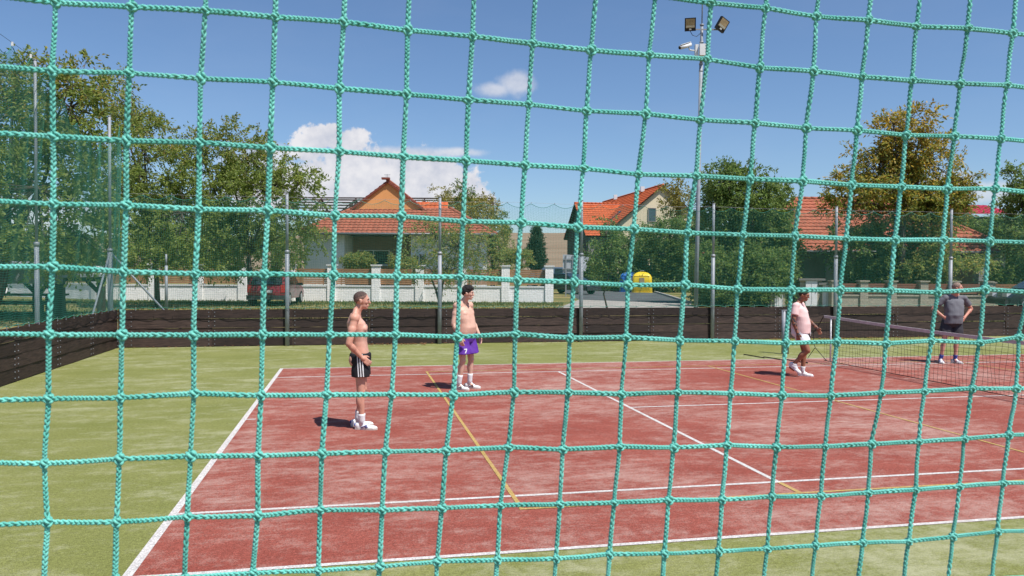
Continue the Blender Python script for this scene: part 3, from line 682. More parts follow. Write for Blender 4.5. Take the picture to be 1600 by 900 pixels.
floodlight_mast()

# ------------------------------------------------------------------ houses
def tiles(mb, O, ex, es, Le, Ls, inl, inr, course=.36, pitch=.30):
    """pantiles on one roof slope: O eave corner, ex along the eave, es up the slope"""
    O = np.array(O, float); ex = np.array(ex, float); es = np.array(es, float); nn = np.cross(ex, es); nn /= np.linalg.norm(nn)
    nc = max(2, int(round(Ls/course))); cols = np.arange(0, Le+1e-6, pitch/4); cols[-1] = max(cols[-1], Le) if len(cols) else Le
    if cols[-1] < Le: cols = np.r_[cols, Le]
    prof = .028*np.abs(np.sin(np.pi*cols/pitch))
    for c in range(nc):
        t0, t1 = c/nc, (c+1)/nc; vs = []; fs = []
        for t, lift in ((t0, .050), (t1, .008)):
            lo_, hi_ = inl*t, Le-inr*t
            for k_, s_ in enumerate(cols): vs.append(O+ex*min(max(s_, lo_), hi_)+es*(Ls*t)+nn*(lift+prof[k_]))
        n = len(cols)
        for k_, s_ in enumerate(cols): vs.append(O+ex*min(max(s_, inl*t0), Le-inr*t0)+es*(Ls*t0)+nn*(-.005))
        for k_ in range(n-1):
            if min(max(cols[k_], inl*t0), Le-inr*t0) == min(max(cols[k_+1], inl*t0), Le-inr*t0): continue
            fs.append((k_, k_+1, n+k_+1, n+k_)); fs.append((2*n+k_, 2*n+k_+1, k_+1, k_))
        mb.add(vs, fs)
def ridge_caps(mb, a, b, r_=.10, step=.4):
    a = np.array(a, float); b = np.array(b, float); n = max(2, int(np.linalg.norm(b-a)/step))
    for i in range(n):
        p = a+(b-a)*i/n; q = a+(b-a)*(i+1.08)/n; mb.tube([p+[0, 0, .03], q+[0, 0, .02]], [r_*1.12, r_], 8)
def unit(a): a = np.array(a, float); return a/np.linalg.norm(a)
def hip_roof(root, m, x0, x1, y0, y1, ze, zr, caps=True):
    dp = (y1-y0)/2; rise = zr-ze; ln = math.hypot(dp, rise); t = MB()
    es = unit((0, dp, rise)); tiles(t, (x0, y0, ze), (1, 0, 0), es, x1-x0, ln, dp, dp)
    es = unit((0, -dp, rise)); tiles(t, (x1, y1, ze), (-1, 0, 0), es, x1-x0, ln, dp, dp)
    es = unit((dp, 0, rise)); tiles(t, (x0, y1, ze), (0, -1, 0), es, y1-y0, ln, dp, dp)
    es = unit((-dp, 0, rise)); tiles(t, (x1, y0, ze), (0, 1, 0), es, y1-y0, ln, dp, dp)
    o = t.build('roof', m, root)
    c = MB(); ra, rb = (x0+dp, y0+dp, zr), (x1-dp, y0+dp, zr); ridge_caps(c, ra, rb)
    for p, q in (((x0, y0, ze), ra), ((x0, y1, ze), ra), ((x1, y0, ze), rb), ((x1, y1, ze), rb)): ridge_caps(c, p, q)
    c.build('ridge_tiles', m, o, True)
    s = MB().poly([(x0+.05, y0+.05, ze-.03), (x1-.05, y0+.05, ze-.03), (x1-.05, y1-.05, ze-.03), (x0+.05, y1-.05, ze-.03)]).build('soffit', M_DARKW, o)
    return o
def window(root, x, z, w, h_, y, name='window', fm=None, bars=1):
    o = MB().box((x, y, z), (w, .06, h_)).build(name, M_WIN, root); fr = MB(); f_ = .07
    for sx in (-1, 1): fr.box((x+sx*(w/2+f_/2-.01), y-.02, z), (f_, .10, h_+2*f_))
    for sz in (-1, 1): fr.box((x, y-.02, z+sz*(h_/2+f_/2-.01)), (w-.02, .10, f_))
    for b_ in range(bars): fr.box((x-w/2+w*(b_+1)/(bars+1), y-.025, z), (.05, .08, h_-.02))
    fr.build('frame', fm or M_WHITEP, o); MB().box((x, y-.09, z-h_/2-f_-.02), (w+.3, .18, .04)).build('sill', fm or M_WHITEP, o); return o

def house_a():
    d = 46.; r0, r1 = ru(460, d), ru(775, d); W_ = r1-r0; b = bg(r0, d, GZ)
    root = thing('house', 'bungalow with terracotta hip roof and bright orange gable behind the white stone wall', 'house', b, -YAW)
    ze = zv(600, 365, d)-GZ; Dp = 10.4; zr = ze+3.75
    wy = .75
    w = MB(); X = lambda u, dd=d+.75: ru(u, dd)-r0
    xa, xb, xc = X(475), X(538), X(642)
    w.box(((xa+xb)/2, wy+2, ze/2), (xb-xa, 4, ze-.06)).build('wall', M_WHITER, root)
    MB().box(((xa+xb)/2, wy-.03, .62+.25), (xb-xa+.02, .06, .42)).build('plinth', M_SPLIT, root)
    MB().box(((xb+xc)/2, wy+3.2, ze/2), (xc-xb-.01, 1.5, ze-.06)).build('loggia_wall', M_BROWNR, root)
    MB().box(((xc+W_-.7)/2, wy+2, ze/2), (W_-.7-xc, 4, ze-.06)).build('wall', M_WHITER, root)
    MB().box((W_/2, 7.5, ze/2), (W_-1.6, 4, ze-.08)).build('wall', M_GREYR, root)
    window(root, X(583, d+3), zv(583, 400, d+3)-GZ-.1, 1.95, .85, wy+2.44, bars=1)
    window(root, X(655), 2.0, .8, 1.1, wy-.02)
    # low skirt roof all round, the orange gable block standing on it
    dp, rise = 3.0, zv(600, 325, d+3)-GZ-ze; ln = math.hypot(dp, rise); t = MB()
    tiles(t, (0, 0, ze), (1, 0, 0), unit((0, dp, rise)), W_, ln, dp, dp); tiles(t, (W_, Dp, ze), (-1, 0, 0), unit((0, -dp, rise)), W_, ln, dp, dp)
    tiles(t, (0, Dp, ze), (0, -1, 0), unit((dp, 0, rise)), Dp, ln, dp, dp); tiles(t, (W_, 0, ze), (0, 1, 0), unit((-dp, 0, rise)), Dp, ln, dp, dp)
    ro = t.build('roof', M_TILE_A, root); c = MB()
    for p, q in (((0, 0), (dp, dp)), ((W_, 0), (W_-dp, dp)), ((0, Dp), (dp, Dp-dp)), ((W_, Dp), (W_-dp, Dp-dp))): ridge_caps(c, (*p, ze), (*q, ze+rise))
    c.build('ridge_tiles', M_TILE_A, ro, True)['kind'] = 'stuff'
    MB().poly([(.05, .05, ze-.03), (W_-.05, .05, ze-.03), (W_-.05, Dp-.05, ze-.03), (.05, Dp-.05, ze-.03)]).build('soffit', M_DARKW, ro)
    MB().box((W_/2, Dp/2, ze+rise-.05), (W_-2*dp, Dp-2*dp, .1)).build('roof_deck', M_TILE_A, ro)
    MB().tube([(0, -.06, ze-.02), (W_, -.06, ze-.02)], .07, 8).build('gutter', M_GUTTER, root, True)
    gy = dp-.25; gx0, gx1 = X(549, d+gy), X(662, d+gy); gz0 = ze+rise-.12; ax = X(606, d+gy); az_ = zv(606, 284, d+gy)-GZ
    g = MB().prism([(gx0, gy, gz0), (gx1, gy, gz0), (ax, gy, az_)], (0, 5.2, 0)).build('gable', M_ORANGE, root)
    for sx, gx in ((1, gx0), (-1, gx1)):
        t = MB(); dx = ax-gx; l2 = math.hypot(dx, az_-gz0); ex = (0, -1, 0) if sx > 0 else (0, 1, 0)
        O = (gx-.16*sx, gy+5.4 if sx > 0 else gy-.13, gz0-.10)
        tiles(t, O, ex, unit((dx, 0, az_-gz0)), 5.53, l2+.25, 0, 0); t.build('gable_roof', M_TILE_A, g)
        MB().prism([(gx-.16*sx, gy-.14, gz0-.20), (gx-.16*sx, gy-.14, gz0-.05), (ax, gy-.14, az_+.09), (ax, gy-.14, az_-.07)], (0, .06, 0)).build('bargeboard', mat('bargeboard', (.20, .05, .03), .7), g)
    cc = MB(); ridge_caps(cc, (ax, gy-.13, az_+.06), (ax, gy+5.3, az_+.06)); cc.build('ridge_tiles', M_TILE_A, g, True)
    MB().box((ax-.12, gy-.1, az_+.19), (.5, .3, .12)).build('ridge_end', mat('bargeboard', (.2, .05, .03)), g)
    an = MB().tube([(ax-.05, gy, az_+.2), (ax-.05, gy, az_+.48)], .015, 6); an.bar((ax-.25, gy, az_+.44), (ax+.15, gy, az_+.44), .02); an.bar((ax-.2, gy, az_+.36), (ax+.1, gy, az_+.36), .02); an.build('aerial', M_ZINC2, g)
    # raised rear wing roof and chimney
    t = MB(); wx0, wx1 = X(648, d+5), X(698, d+5); z0 = zv(670, 338, d+5)-GZ; z1 = zv(670, 314, d+5)-GZ
    tiles(t, (wx0, 5, z0), (1, 0, 0), unit((0, .9, z1-z0)), wx1-wx0, math.hypot(.9, z1-z0), 0, 0); wr = t.build('wing_roof', M_TILE_B, root)
    MB().box(((wx0+wx1)/2, 6.2, (z0+z1)/2-.1), (wx1-wx0-.1, .5, z1-z0)).build('wing_wall', M_ORANGE, wr)
    MB().box((X(642, d+4), 4, zv(642, 316, d+4)-GZ), (.22, .22, .36)).build('vent', M_WHITEP, root)
    for u in (560, 587, 613):
        MB().prism([(X(u, d+1.7)-.09, 2.15, ze+1.24), (X(u, d+1.7)+.09, 2.15, ze+1.24), (X(u, d+1.7), 2.15, ze+1.44)], (0, .3, .1)).build('roof_vent', M_TILE_A, ro)
house_a()

def gable_roof_block(root, A, dirx, diry, L_, hw, ze, zr, mroof, mwall, gab, over=.35, ext=0.):
    """block whose ridge runs from A along dirx; diry across. A on the ground under the ridge end"""
    A = np.array(A, float); dx = np.array([*dirx, 0.]); dy = np.array([*diry, 0.]); zh = np.array([0, 0, 1.])
    pts = [A-dy*(hw-.3), A+dy*(hw-.3), A+dy*(hw-.3)+zh*(ze+.15), A+zh*(zr-.12), A-dy*(hw-.3)+zh*(ze+.15)]
    w = MB().prism(pts, dx*L_).build('wall', mwall, root)
    MB().prism([p-dx*.03 for p in pts], dx*.03).build('gable_wall', gab, w)
    o = None
    for s in (1, -1):
        t = MB(); es = unit(-s*dy*hw+zh*(zr-ze)); ln = math.hypot(hw, zr-ze)*1.0; LL = L_+over*2+ext
        if s < 0: O, ex = A-dy*hw*1.0+zh*ze-dx*over, dx
        else: O, ex = A+dy*hw+zh*ze+dx*(L_+over+ext), -dx
        if np.cross(ex, es)[2] < 0: O = O+ex*LL; ex = -ex
        tiles(t, O, ex, es, LL, ln, 0, 0); q = t.build('roof', mroof, root); o = o or q
        MB().prism([O-es*.02-np.cross(ex, es)*.10+ex*.02, O+ex*(LL-.02)-es*.02-np.cross(ex, es)*.10, O+ex*(LL-.02)+es*ln-np.cross(ex, es)*.10, O+ex*.02+es*ln-np.cross(ex, es)*.10], np.cross(ex, es)*.06).build('roof_boards', M_DARKW, q)
    c = MB(); ridge_caps(c, A+zh*(zr+.02)-dx*over, A+zh*(zr+.02)+dx*(L_+over)); c.build('ridge_tiles', mroof, o, True)
    return o
def house_b():
    k_ = 70/75.; d0 = 75*k_; org = bg(14.4*k_, d0, GZ); root = thing('house', 'cream gabled house with bright orange tile roof behind the recycling bins', 'house', org, -YAW)
    rd = unit((-3.4, 18.6)); ac = np.array([-rd[1], rd[0]])       # ridge runs back, ac points to the left
    zr = zv(1033, 290, d0)-GZ; ze = zr-3.62; L_ = 17.6
    gable_roof_block(root, (0, 0, 0), rd, ac, L_, 4.45, ze, zr, M_TILE_B, M_CREAM, M_CREAM)
    # cross wing to the left with a dark timber gable
    dw = 81.7*k_; ap = np.array([ru(902, dw), dw, 0])-np.array([14.4*k_, d0, 0]); zr2 = zv(902, 318, dw)-GZ
    gable_roof_block(root, ap, -ac, rd, 6.4, 4.2, zr2-3.35, zr2, M_TILE_B, M_GREYR, M_DARKW)
    # gable window on the face towards the viewer
    wv = np.array([ru(1017, d0-.5)-14.4*k_, -.5]); f2 = MB(); c = -ac*1.0
    pz = zv(1017, 336, d0)-GZ; cen = np.array([ru(1017, d0)-14.4*k_, 0, 0]); t_ = cen[0]/(-ac[0]); cpt = np.array([-ac[0]*t_, -ac[1]*t_, pz])-np.array([rd[0], rd[1], 0])*.06
    e = math.atan2(-ac[1], -ac[0])
    o = MB().box((0, 0, 0), (.62, .06, 1.1)).build('window', M_WIN, root, False, cpt, e)
    fr = MB()
    for sx in (-1, 1): fr.box((sx*.34, -.02, 0), (.07, .1, 1.24)); fr.box((0, -.02, sx*.59), (.62, .1, .07))
    fr.build('frame', M_GREYR, o)
    # skylight and chimney pots on the left slope
    es = unit(np.array([-ac[0]*4.45, -ac[1]*4.45, 3.62])); 
    q = np.array([ac[0]*3.2+rd[0]*3.5, ac[1]*3.2+rd[1]*3.5, zr-3.2*3.62/4.45+.10]); RM = Matrix((Vector((rd[0], rd[1], 0)), Vector(es), Vector(np.cross([rd[0], rd[1], 0], es)))).transposed()
    MB().box(q, (.8, 1.2, .12), R3=RM).build('skylight', M_WIN, root)
    for s, t_ in ((4.2, .35), (12.5, .35)): MB().box((rd[0]*s+ac[0]*.3, rd[1]*s+ac[1]*.3, zr+.1), (.35, .35, .5)).build('flue', M_WHITEP, root)
house_b()

def house_c():
    d = 42.; x1 = ru(1596, d); xa = x1-15.2; b = bg(xa, d, GZ); root = thing('house', 'low house with long red clay hip roof and grey gutter at the right', 'house', b, -YAW)
    ze = zv(1480, 393.5, d)-GZ; W_ = 15.2; Dp = 9.4; zr = zv(1320, 311, d+4.7)-GZ
    w = MB().box((W_/2, 2.6+3, ze/2), (W_-1.6, 6.2, ze-.06)).build('wall', M_GREYR, root)
    hip_roof(root, M_TILE_C, 0, W_, 0, Dp, ze, zr)
    MB().tube([(0, -.06, ze-.03), (W_, -.06, ze-.03)], .075, 8).build('gutter', M_GUTTER, root, True)
    X = lambda u, dd=d+1: ru(u, dd)-xa
    MB().tube([(X(1572, d), -.02, ze-.05), (X(1570, d), .02, ze-.45), (X(1560, d), .55, ze-.8), (X(1558, d), .55, 0)], .055, 8).build('downpipe', mat('pale_downpipe', (.42, .43, .44), .5), root, True)
    for u in (1549, 1560): MB().box((X(u), .75, ze/2), (.28, .28, ze-.05)).build('column', M_WHITER, root)
    MB().box((X(1512), 2.45, 1.1), (2.4, .08, 2.1)).build('garage_door', M_BROWNR, root)
    MB().box((X(1310, d+2), 2.44, 1.3), (1.1, .08, 2.3)).build('door', mat('pale_door', (.35, .38, .42), .6), root)
    window(root, X(1395, d+2), 1.7, 1.5, 1.1, 2.44)
    window(root, X(1452, d+2), 1.7, 1.5, 1.1, 2.44)
house_c()

def shed():
    d = 72.; r0, r1 = ru(1430, d), ru(1582, d); root = thing('shed', 'long building with crimson sheet metal roof on the right skyline', 'building', bg(r0, d, GZ), -YAW)
    z0, z1 = zv(1500, 334, d)-GZ, zv(1500, 322, d+4)-GZ; L_ = r1-r0
    MB().box((L_/2, 4, z0/2-.2), (L_-1, 6, z0-.4)).build('wall', M_GREYR, root)
    MB().box((L_/2, .6, z0-.75), (L_-1, .5, 1.0)).build('clerestory', M_DARKW, root)
    rf = MB()
    n = int(L_/.5)
    rf.prism([(0, 0, z0), (L_, 0, z0), (L_-.0, 4.2, z1), (0, 4.2, z1)], (0, 0, .12)); rf.prism([(0, 4.2, z1), (L_, 4.2, z1), (L_, 8.4, z0), (0, 8.4, z0)], (0, 0, .12))
    for i in range(n): rf.bar((i*.5+.2, 0, z0+.13), (i*.5+.2, 4.2, z1+.13), .04, .05)
    rf.build('roof', M_REDMETAL, root)
shed()

def steel_frame():
    d = 74.; r0, r1 = ru(425, d), ru(768, d); L_ = r1-r0; root = thing('steel_roof_frame', 'bare rusty steel roof frame of an unfinished hall behind the orange gable', 'steel frame', bg(r0, d, GZ), -YAW)
    zt = zv(600, 302, d)-GZ; zb = zv(600, 334, d)-GZ
    for k_, (y, z) in enumerate(((5, zt), (4.2, zt-.28), (3.2, zt-.62), (2.2, zt-.98), (1.1, zt-1.36), (0, zt-1.75))):
        MB().bar((0, y, z), (L_, y, z), .12, .13).build('purlin', M_RUST, root)
    n = 6
    for i in range(n+1):
        x = L_*i/n; t = MB(); t.bar((x, 0, zt-1.9), (x, 5, zt-.12), .12, .14); t.bar((x, 5, zt-.12), (x, 10, zt-1.9), .12, .14); t.bar((x, 0, zt-2.1), (x, 10, zt-2.1), .12, .14)
        for q in range(5): t.bar((x, q*2, zt-2.1), (x, q*2+1, zt-2.0+.36*min(q*2+1, 9-q*2)), .07); t.bar((x, q*2+1, zt-2.0+.36*min(q*2+1, 9-q*2)), (x, q*2+2, zt-2.1), .07)
        o = t.build('truss', M_RUST, root)
        MB().box((x, 0, (zt-2.1)/2), (.2, .2, zt-2.1)).build('column', M_RUST, o); MB().box((x, 10, (zt-2.1)/2), (.2, .2, zt-2.1)).build('column', M_RUST, o)
    br = MB(); x = ru(540, d)-r0; br.bar((x-.6, 0, zt-1.9), (x, 5, zt-.1), .1); br.bar((x+.6, 0, zt-1.9), (x, 5, zt-.1), .1)
    for k_ in range(4): f_ = 1-k_/4; br.bar((x-.6*f_, 5-5*f_, zt-.1-1.8*f_), (x+.6*f_, 5-5*f_, zt-.1-1.8*f_), .08)
    br.build('brace', M_RUST, root)
steel_frame()

# ------------------------------------------------------------------ garden walls
def garden_wall(label, pts, zc, zt, pillars, m_stone, m_slat, m_cap, pil_w=.42, nsl=7, pil_top=.12, wall_h=None, gapfrac=.84):
    """low wall from pts[0] to pts[-1] (world xy); pillars at each point, slat panels between"""
    a = np.array(pts[0][:2]); b = np.array(pts[-1][:2]); ang = math.atan2(b[1]-a[1], b[0]-a[0]); L_ = np.linalg.norm(b-a)
    root = thing('garden_wall', label, 'wall', (a[0], a[1], GZ), ang)
    xs = [float(np.linalg.norm(np.array(p[:2])-a)) for p in pts]
    MB().box((L_/2, 0, zc/2-.1), (L_, .26, zc+.2)).build('low_wall', m_stone, root)
    pm = MB().box((0, 0, zt/2+pil_top/2), (pil_w, .42, zt+pil_top)).mesh('pillar', m_stone); pc = MB().box((0, 0, 0), (pil_w+.10, .52, .06)).mesh('pillar_cap', m_cap)
    for x in xs:
        o = link('pillar', pm, root, (x, 0, 0)); link('pillar_cap', pc, o, (0, 0, zt+pil_top+.03))
    for x0, x1 in zip(xs, xs[1:]):
        w = x1-x0-pil_w-.01; cx = (x0+x1)/2
        MB().box((cx, 0, zc+.03), (w, .34, .07)).build('coping', m_cap, root)
        hh = (zt-zc-.16)/nsl; sm = MB().box((0, 0, 0), (w, .03, hh*gapfrac)).mesh('slat', m_slat)
        for k_ in range(nsl): link('slat', sm, root, (cx, random.uniform(-.004, .004), zc+.12+hh*(k_+.5)))
        bk = MB(); [bk.box((cx+s*(w/2-.25), .035, (zc+zt)/2+.02), (.05, .03, zt-zc-.12)) for s in (-1, 1)]; bk.build('slat_batten', m_slat, root)
    return root
DW = 40.2
zc = zv(600, 448, DW)-GZ; ztp = zv(600, 419, DW)-GZ
garden_wall('white split stone garden wall with brown slat panels in front of the orange gabled bungalow', [P(u, 450, DW) for u in (455, 519, 588, 656, 723, 790, 858)], zc, ztp, 0, M_SPLIT, M_SLAT, M_WHITEP, nsl=8)
garden_wall('white split stone garden wall with brown slats left of the maroon car', [P(u, 450, DW) for u in (166, 241, 312, 380)], zc, ztp, 0, M_SPLIT, M_SLAT, M_WHITEP, nsl=8)
garden_wall('shaded stretch of garden wall with brown slats behind the wooden shelter', [P(u, 450, dd) for u, dd in ((-150, 52), (-62, 49.2), (25, 46.2), (95, 43.5), (152, 41.5))], zc, ztp, 0, M_SPLIT, M_SLAT, M_WHITEP, nsl=7)
DC = 36.5
zc2 = zv(1450, 463, DC)-GZ; zt2 = zv(1450, 442, DC)-GZ
garden_wall('grey stone garden wall with red brown slats in front of the low house', [P(u, 450, DC) for u in (1303, 1347.5, 1392, 1441, 1490, 1541)], zc2, zt2, 0, M_STONE, M_SLAT2, M_STONE, pil_w=.36, nsl=5, pil_top=.04)
garden_wall('stretch of brown slat wall beside the dark car at the right edge', [P(u, 450, DC+.3) for u in (1548, 1600, 1650, 1700)], .3, zt2, 0, M_STONE, M_SLAT, M_STONE, pil_w=.2, nsl=7, pil_top=0.)
def meter_box(u0, u1, vt, d, label):
    a, b = P(u0, 450, d), P(u1, 450, d); w = float(np.linalg.norm(b-a)); c = (a+b)/2; z = zv((u0+u1)/2, vt, d)-GZ
    root = thing('meter_cabinet', label, 'cabinet', (c[0], c[1], GZ), -YAW)
    MB().box((0, .25, z/2), (w*1.9, .5, z)).build('masonry', M_STONE, root); MB().box((0, .22, z+.04), (w*2.3, .75, .09)).build('cap', mat('grey_slab', (.17, .16, .15), .8), root)
    o = MB().box((0, -.04, z/2+.02), (w, .1, z*.94)).build('cabinet', M_WHITEP, root)
    MB().box((w*.36, -.10, z*.6), (.03, .03, .14)).build('handle', M_BLACK, o); MB().box((0, -.093, z*.5), (.012, .008, z*.8)).build('seam', M_GUTTER, o)
meter_box(1258, 1276, 438, 36.8, 'tall white meter cabinet set in stone behind the man in pink')
meter_box(1285, 1297, 445, 36.8, 'short white meter cabinet set in stone next to the fence post')
meter_box(1210, 1222, 452, 36.0, 'low pale cabinet under the dark bushes left of the man in pink')

# ------------------------------------------------------------------ trees and shrubs
def leaves_mesh(P0, D0, size, rg, droop=.35, wid=.5):
    n = len(P0); d = D0+rg.normal(0, .55, (n, 3)); d[:, 2] -= droop; d /= np.linalg.norm(d, axis=1)[:, None]
    a = rg.normal(0, 1, (n, 3)); s = np.cross(d, a); s /= np.linalg.norm(s, axis=1)[:, None]; nn = np.cross(s, d)
    L_ = (size*rg.uniform(.65, 1.3, n))[:, None]
    b0 = P0; tip = P0+d*L_-nn*L_*.12; l = P0+d*L_*.45+s*L_*wid*.5+nn*L_*.08; r_ = P0+d*L_*.45-s*L_*wid*.5+nn*L_*.08
    V = np.stack([b0, l, tip, r_], 1).reshape(-1, 3); i = np.arange(n)*4
    Q = np.concatenate([np.stack([i, i+1, i+2], 1), np.stack([i, i+2, i+3], 1)]); return V, Q
def tree(name, label, cat, d, blobs, trunk, leafm, size=.11, ncl=120, twigs=5, per=11, twl=.55, tr=.14, seed=1, group=None, droop=.35, core=.55, dvar=1., wid=.5, zbase=GZ, top=None, bark=None, forks=None, tanm=None, shoots=.10):
    """blobs: (u, v, ru, rv) of crown lobes in the photograph at distance d; trunk: (u, v) of its foot"""
    rg = np.random.default_rng(seed); px = d/F; size *= 1.22; ncl = int(ncl*1.25); per += 1; twl *= 1.12; tr *= .8
    fb = P(trunk, 470, d); base = np.array([fb[0], fb[1], zbase]); root = thing(name, label, cat, base, 0, group)
    W_ = np.array([b[2]*b[3] for b in blobs], float); W_ /= W_.sum()
    cents = []; rad = []
    for (u, v, a, b) in blobs:
        dd = d+rg.uniform(-1, 1)*a*px*.5*dvar; cents.append(P(u, v, dd)); rad.append((a*px, max(a, b)*px*.8*dvar, b*px))
    cents = np.array(cents); rad = np.array(rad)
    which = rg.choice(len(blobs), ncl, p=W_); dirs = rg.normal(0, 1, (ncl, 3)); dirs /= np.linalg.norm(dirs, axis=1)[:, None]
    rr = rg.uniform(core**3, 1.28, ncl)**(1/3)
    sh_ = rg.random(ncl) < shoots; rr[sh_] = rg.uniform(1.05, 1.42, sh_.sum()); dirs[sh_, 2] = np.abs(dirs[sh_, 2])
    off = dirs*rr[:, None]*rad[which]; off = off[:, :1]*RH+off[:, 1:2]*FH+off[:, 2:3]*np.array([0, 0, 1.])
    cl = cents[which]+off; cl[:, 2] = np.maximum(cl[:, 2], zbase+.15)
    outw = off/np.maximum(np.linalg.norm(off, axis=1), 1e-6)[:, None]
    # skeleton: trunk, limbs to the lobes, branchlets to the clusters
    wood = MB(); ctr = cents.mean(0); hgt = cents[:, 2].max()-zbase
    fork = base+(ctr-base)*.45; fork[2] = zbase+max(.5, (cents[:, 2]-rad[:, 2]).min()-zbase+.25*hgt*.5)
    forks = forks or 1
    starts = []
    for q in range(forks):
        fo = fork+(rg.normal(0, .35, 3)*[1, 1, .3] if forks > 1 else 0); mid = (base+fo)/2+rg.normal(0, .06, 3)
        wood.tube([base+rg.normal(0, .05, 3)*[1, 1, 0]*(forks > 1), mid, fo], [tr*1.25/forks**.5, tr/forks**.5, tr*.8/forks**.5], 9); starts.append(fo)
    for k_, c in enumerate(cents):
        st = starts[k_ % len(starts)]; m1 = st+(c-st)*.5+rg.normal(0, .12, 3)+[0, 0, .15]
        wood.tube([st, m1, c+[0, 0, rad[k_][2]*.3]], [tr*.62/forks**.5, tr*.42/forks**.5, tr*.16], 6)
    lim = rg.random(ncl) < .4
    for k_ in np.nonzero(lim)[0]:
        c = cents[which[k_]]; s_ = c+[0, 0, rad[which[k_]][2]*.28]; wood.tube([s_, (s_+cl[k_])/2+rg.normal(0, .05, 3), cl[k_]], [tr*.17, tr*.11, .012], 4, False)
    # twigs with leaves
    nt = ncl*twigs; ci = np.repeat(np.arange(ncl), twigs); td = outw[ci]*.55+rg.normal(0, .75, (nt, 3)); td[:, 2] += .1; td /= np.linalg.norm(td, axis=1)[:, None]
    tl = twl*rg.uniform(.5, 1.25, nt)
    t = np.tile(np.linspace(.12, 1, per), nt)+rg.uniform(-.05, .05, nt*per); ti = np.repeat(np.arange(nt), per)
    pos = cl[ci][ti]+td[ti]*(tl[ti]*t)[:, None]; pos[:, 2] -= droop*.5*tl[ti]*t**2; pos += rg.normal(0, .035*(size/.11), pos.shape)
    ok = pos[:, 2] > zbase+.05; pos = pos[ok]; D = td[ti][ok]
    V, Q = leaves_mesh(pos-base, D, size, rg, droop, wid)
    ctw = np.nonzero(lim[ci])[0]
    for k_ in rg.choice(ctw, min(len(ctw), 260), replace=False):
        a = cl[ci[k_]]; wood.tube([a, a+td[k_]*tl[k_]*.9-[0, 0, droop*.4*tl[k_]]], [.010, .004], 3, False)
    wood.v = [(x-base[0], y-base[1], z-base[2]) for x, y, z in wood.v]
    wood.build('trunk', bark or M_BARK, root, True)
    o = npmesh('crown', V, Q, leafm, root)
    if tanm:                                   # sun-scorched shoots high up in the crown
        o.data.materials.append(tanm); n = len(Q)//2; hz_ = pos[:, 2]; th = np.quantile(hz_, .62); pr = np.clip((hz_-th)/(hz_.max()-th+1e-6)*.55, 0, .35)
        if tanm is M_LCHESTY: pr = np.clip(.22+1.2*(hz_-np.quantile(hz_, .25))/(hz_.max()-hz_.min()), .15, .8)
        tn = (rg.random(n) < pr).astype(np.int32); o.data.polygons.foreach_set('material_index', np.r_[tn, tn])
    return root
tree('cherry_tree', 'large leafy cherry tree behind the tall net at the left edge', 'tree', 24, [(20, 190, 80, 80), (110, 190, 62, 80), (-60, 260, 110, 120), (60, 320, 110, 90), (150, 290, 45, 90), (20, 130, 50, 32), (112, 140, 45, 30), (128, 380, 50, 45), (60, 400, 80, 30), (-110, 350, 90, 90)], -20, M_LCHERRY, .115, 430, 6, 11, .55, .17, 11, tanm=M_LTAN, core=.3)
tree('cherry_tree', 'cherry tree with sparse upper shoots just right of the corner post', 'tree', 33, [(225, 250, 50, 75), (262, 300, 60, 70), (200, 190, 30, 45), (215, 340, 55, 60), (285, 350, 55, 60), (240, 400, 65, 28), (178, 150, 22, 32)], 246, M_LCHERRY, .115, 250, 6, 11, .55, .13, 12, tanm=M_LTAN, core=.25)
tree('cherry_tree', 'cherry tree with drooping right branches standing beside the maroon car', 'tree', 35, [(350, 235, 50, 42), (390, 262, 60, 52), (330, 305, 60, 60), (420, 310, 70, 55), (468, 295, 38, 30), (395, 370, 85, 50), (460, 370, 40, 40), (330, 390, 50, 38), (300, 225, 25, 25)], 393, M_LCHERRY, .115, 330, 6, 11, .55, .15, 13, tanm=M_LTAN, core=.25)
tree('fruit_tree', 'small light green tree with forked trunk in front of the white garden wall', 'tree', 37, [(680, 375, 45, 35), (715, 395, 52, 40), (655, 405, 30, 28), (745, 400, 42, 35), (700, 425, 50, 18)], 686, M_LLIGHT, .085, 150, 5, 9, .5, .11, 14, core=.2, forks=3)
tree('shrub', 'golden green bushy conifer behind the roof of the orange gabled bungalow', 'tree', 63, [(712, 322, 34, 26), (745, 330, 30, 26), (698, 328, 18, 20), (728, 352, 45, 32)], 725, M_LGOLD, .12, 170, 7, 10, .6, .15, 15, core=.5)
tree('slender_tree', 'thin dark treetop poking above the golden conifer', 'tree', 60, [(718, 298, 7, 12), (732, 306, 8, 10)], 722, M_LGREEN, .13, 14, 5, 8, .5, .08, 16)
tree('shrub', 'rounded green garden shrub at the right end of the bungalow', 'shrub', 52, [(770, 385, 24, 32), (785, 395, 16, 28), (755, 392, 24, 26)], 770, M_LLIGHT, .10, 90, 6, 11, .45, .08, 17, core=.5)
tree('shrub', 'round clipped bush in front of the bungalow loggia', 'shrub', 44.6, [(560, 408, 20, 10)], 560, M_LLIGHT, .07, 110, 6, 12, .22, .06, 18, core=.7)
tree('shrub', 'low flowering bush under the bungalow window', 'shrub', 44.8, [(620, 408, 12, 8), (640, 410, 9, 7)], 622, M_LLIGHT, .07, 40, 6, 10, .2, .04, 19)
tree('thuja', 'narrow dark conical thuja beside the road', 'conifer', 58, [(838, 408, 13, 14), (838, 393, 11, 14), (838, 379, 8, 12), (838, 367, 4.5, 9), (838, 360, 2.5, 6)], 838, M_LCONIF, .075, 230, 7, 12, .24, .07, 20, droop=-.4, core=.5)
tree('shrub', 'bright green shrubs at the end of the white garden wall', 'shrub', 47, [(815, 405, 16, 12), (800, 400, 14, 10)], 812, M_LLIGHT, .08, 60, 6, 10, .28, .05, 21)
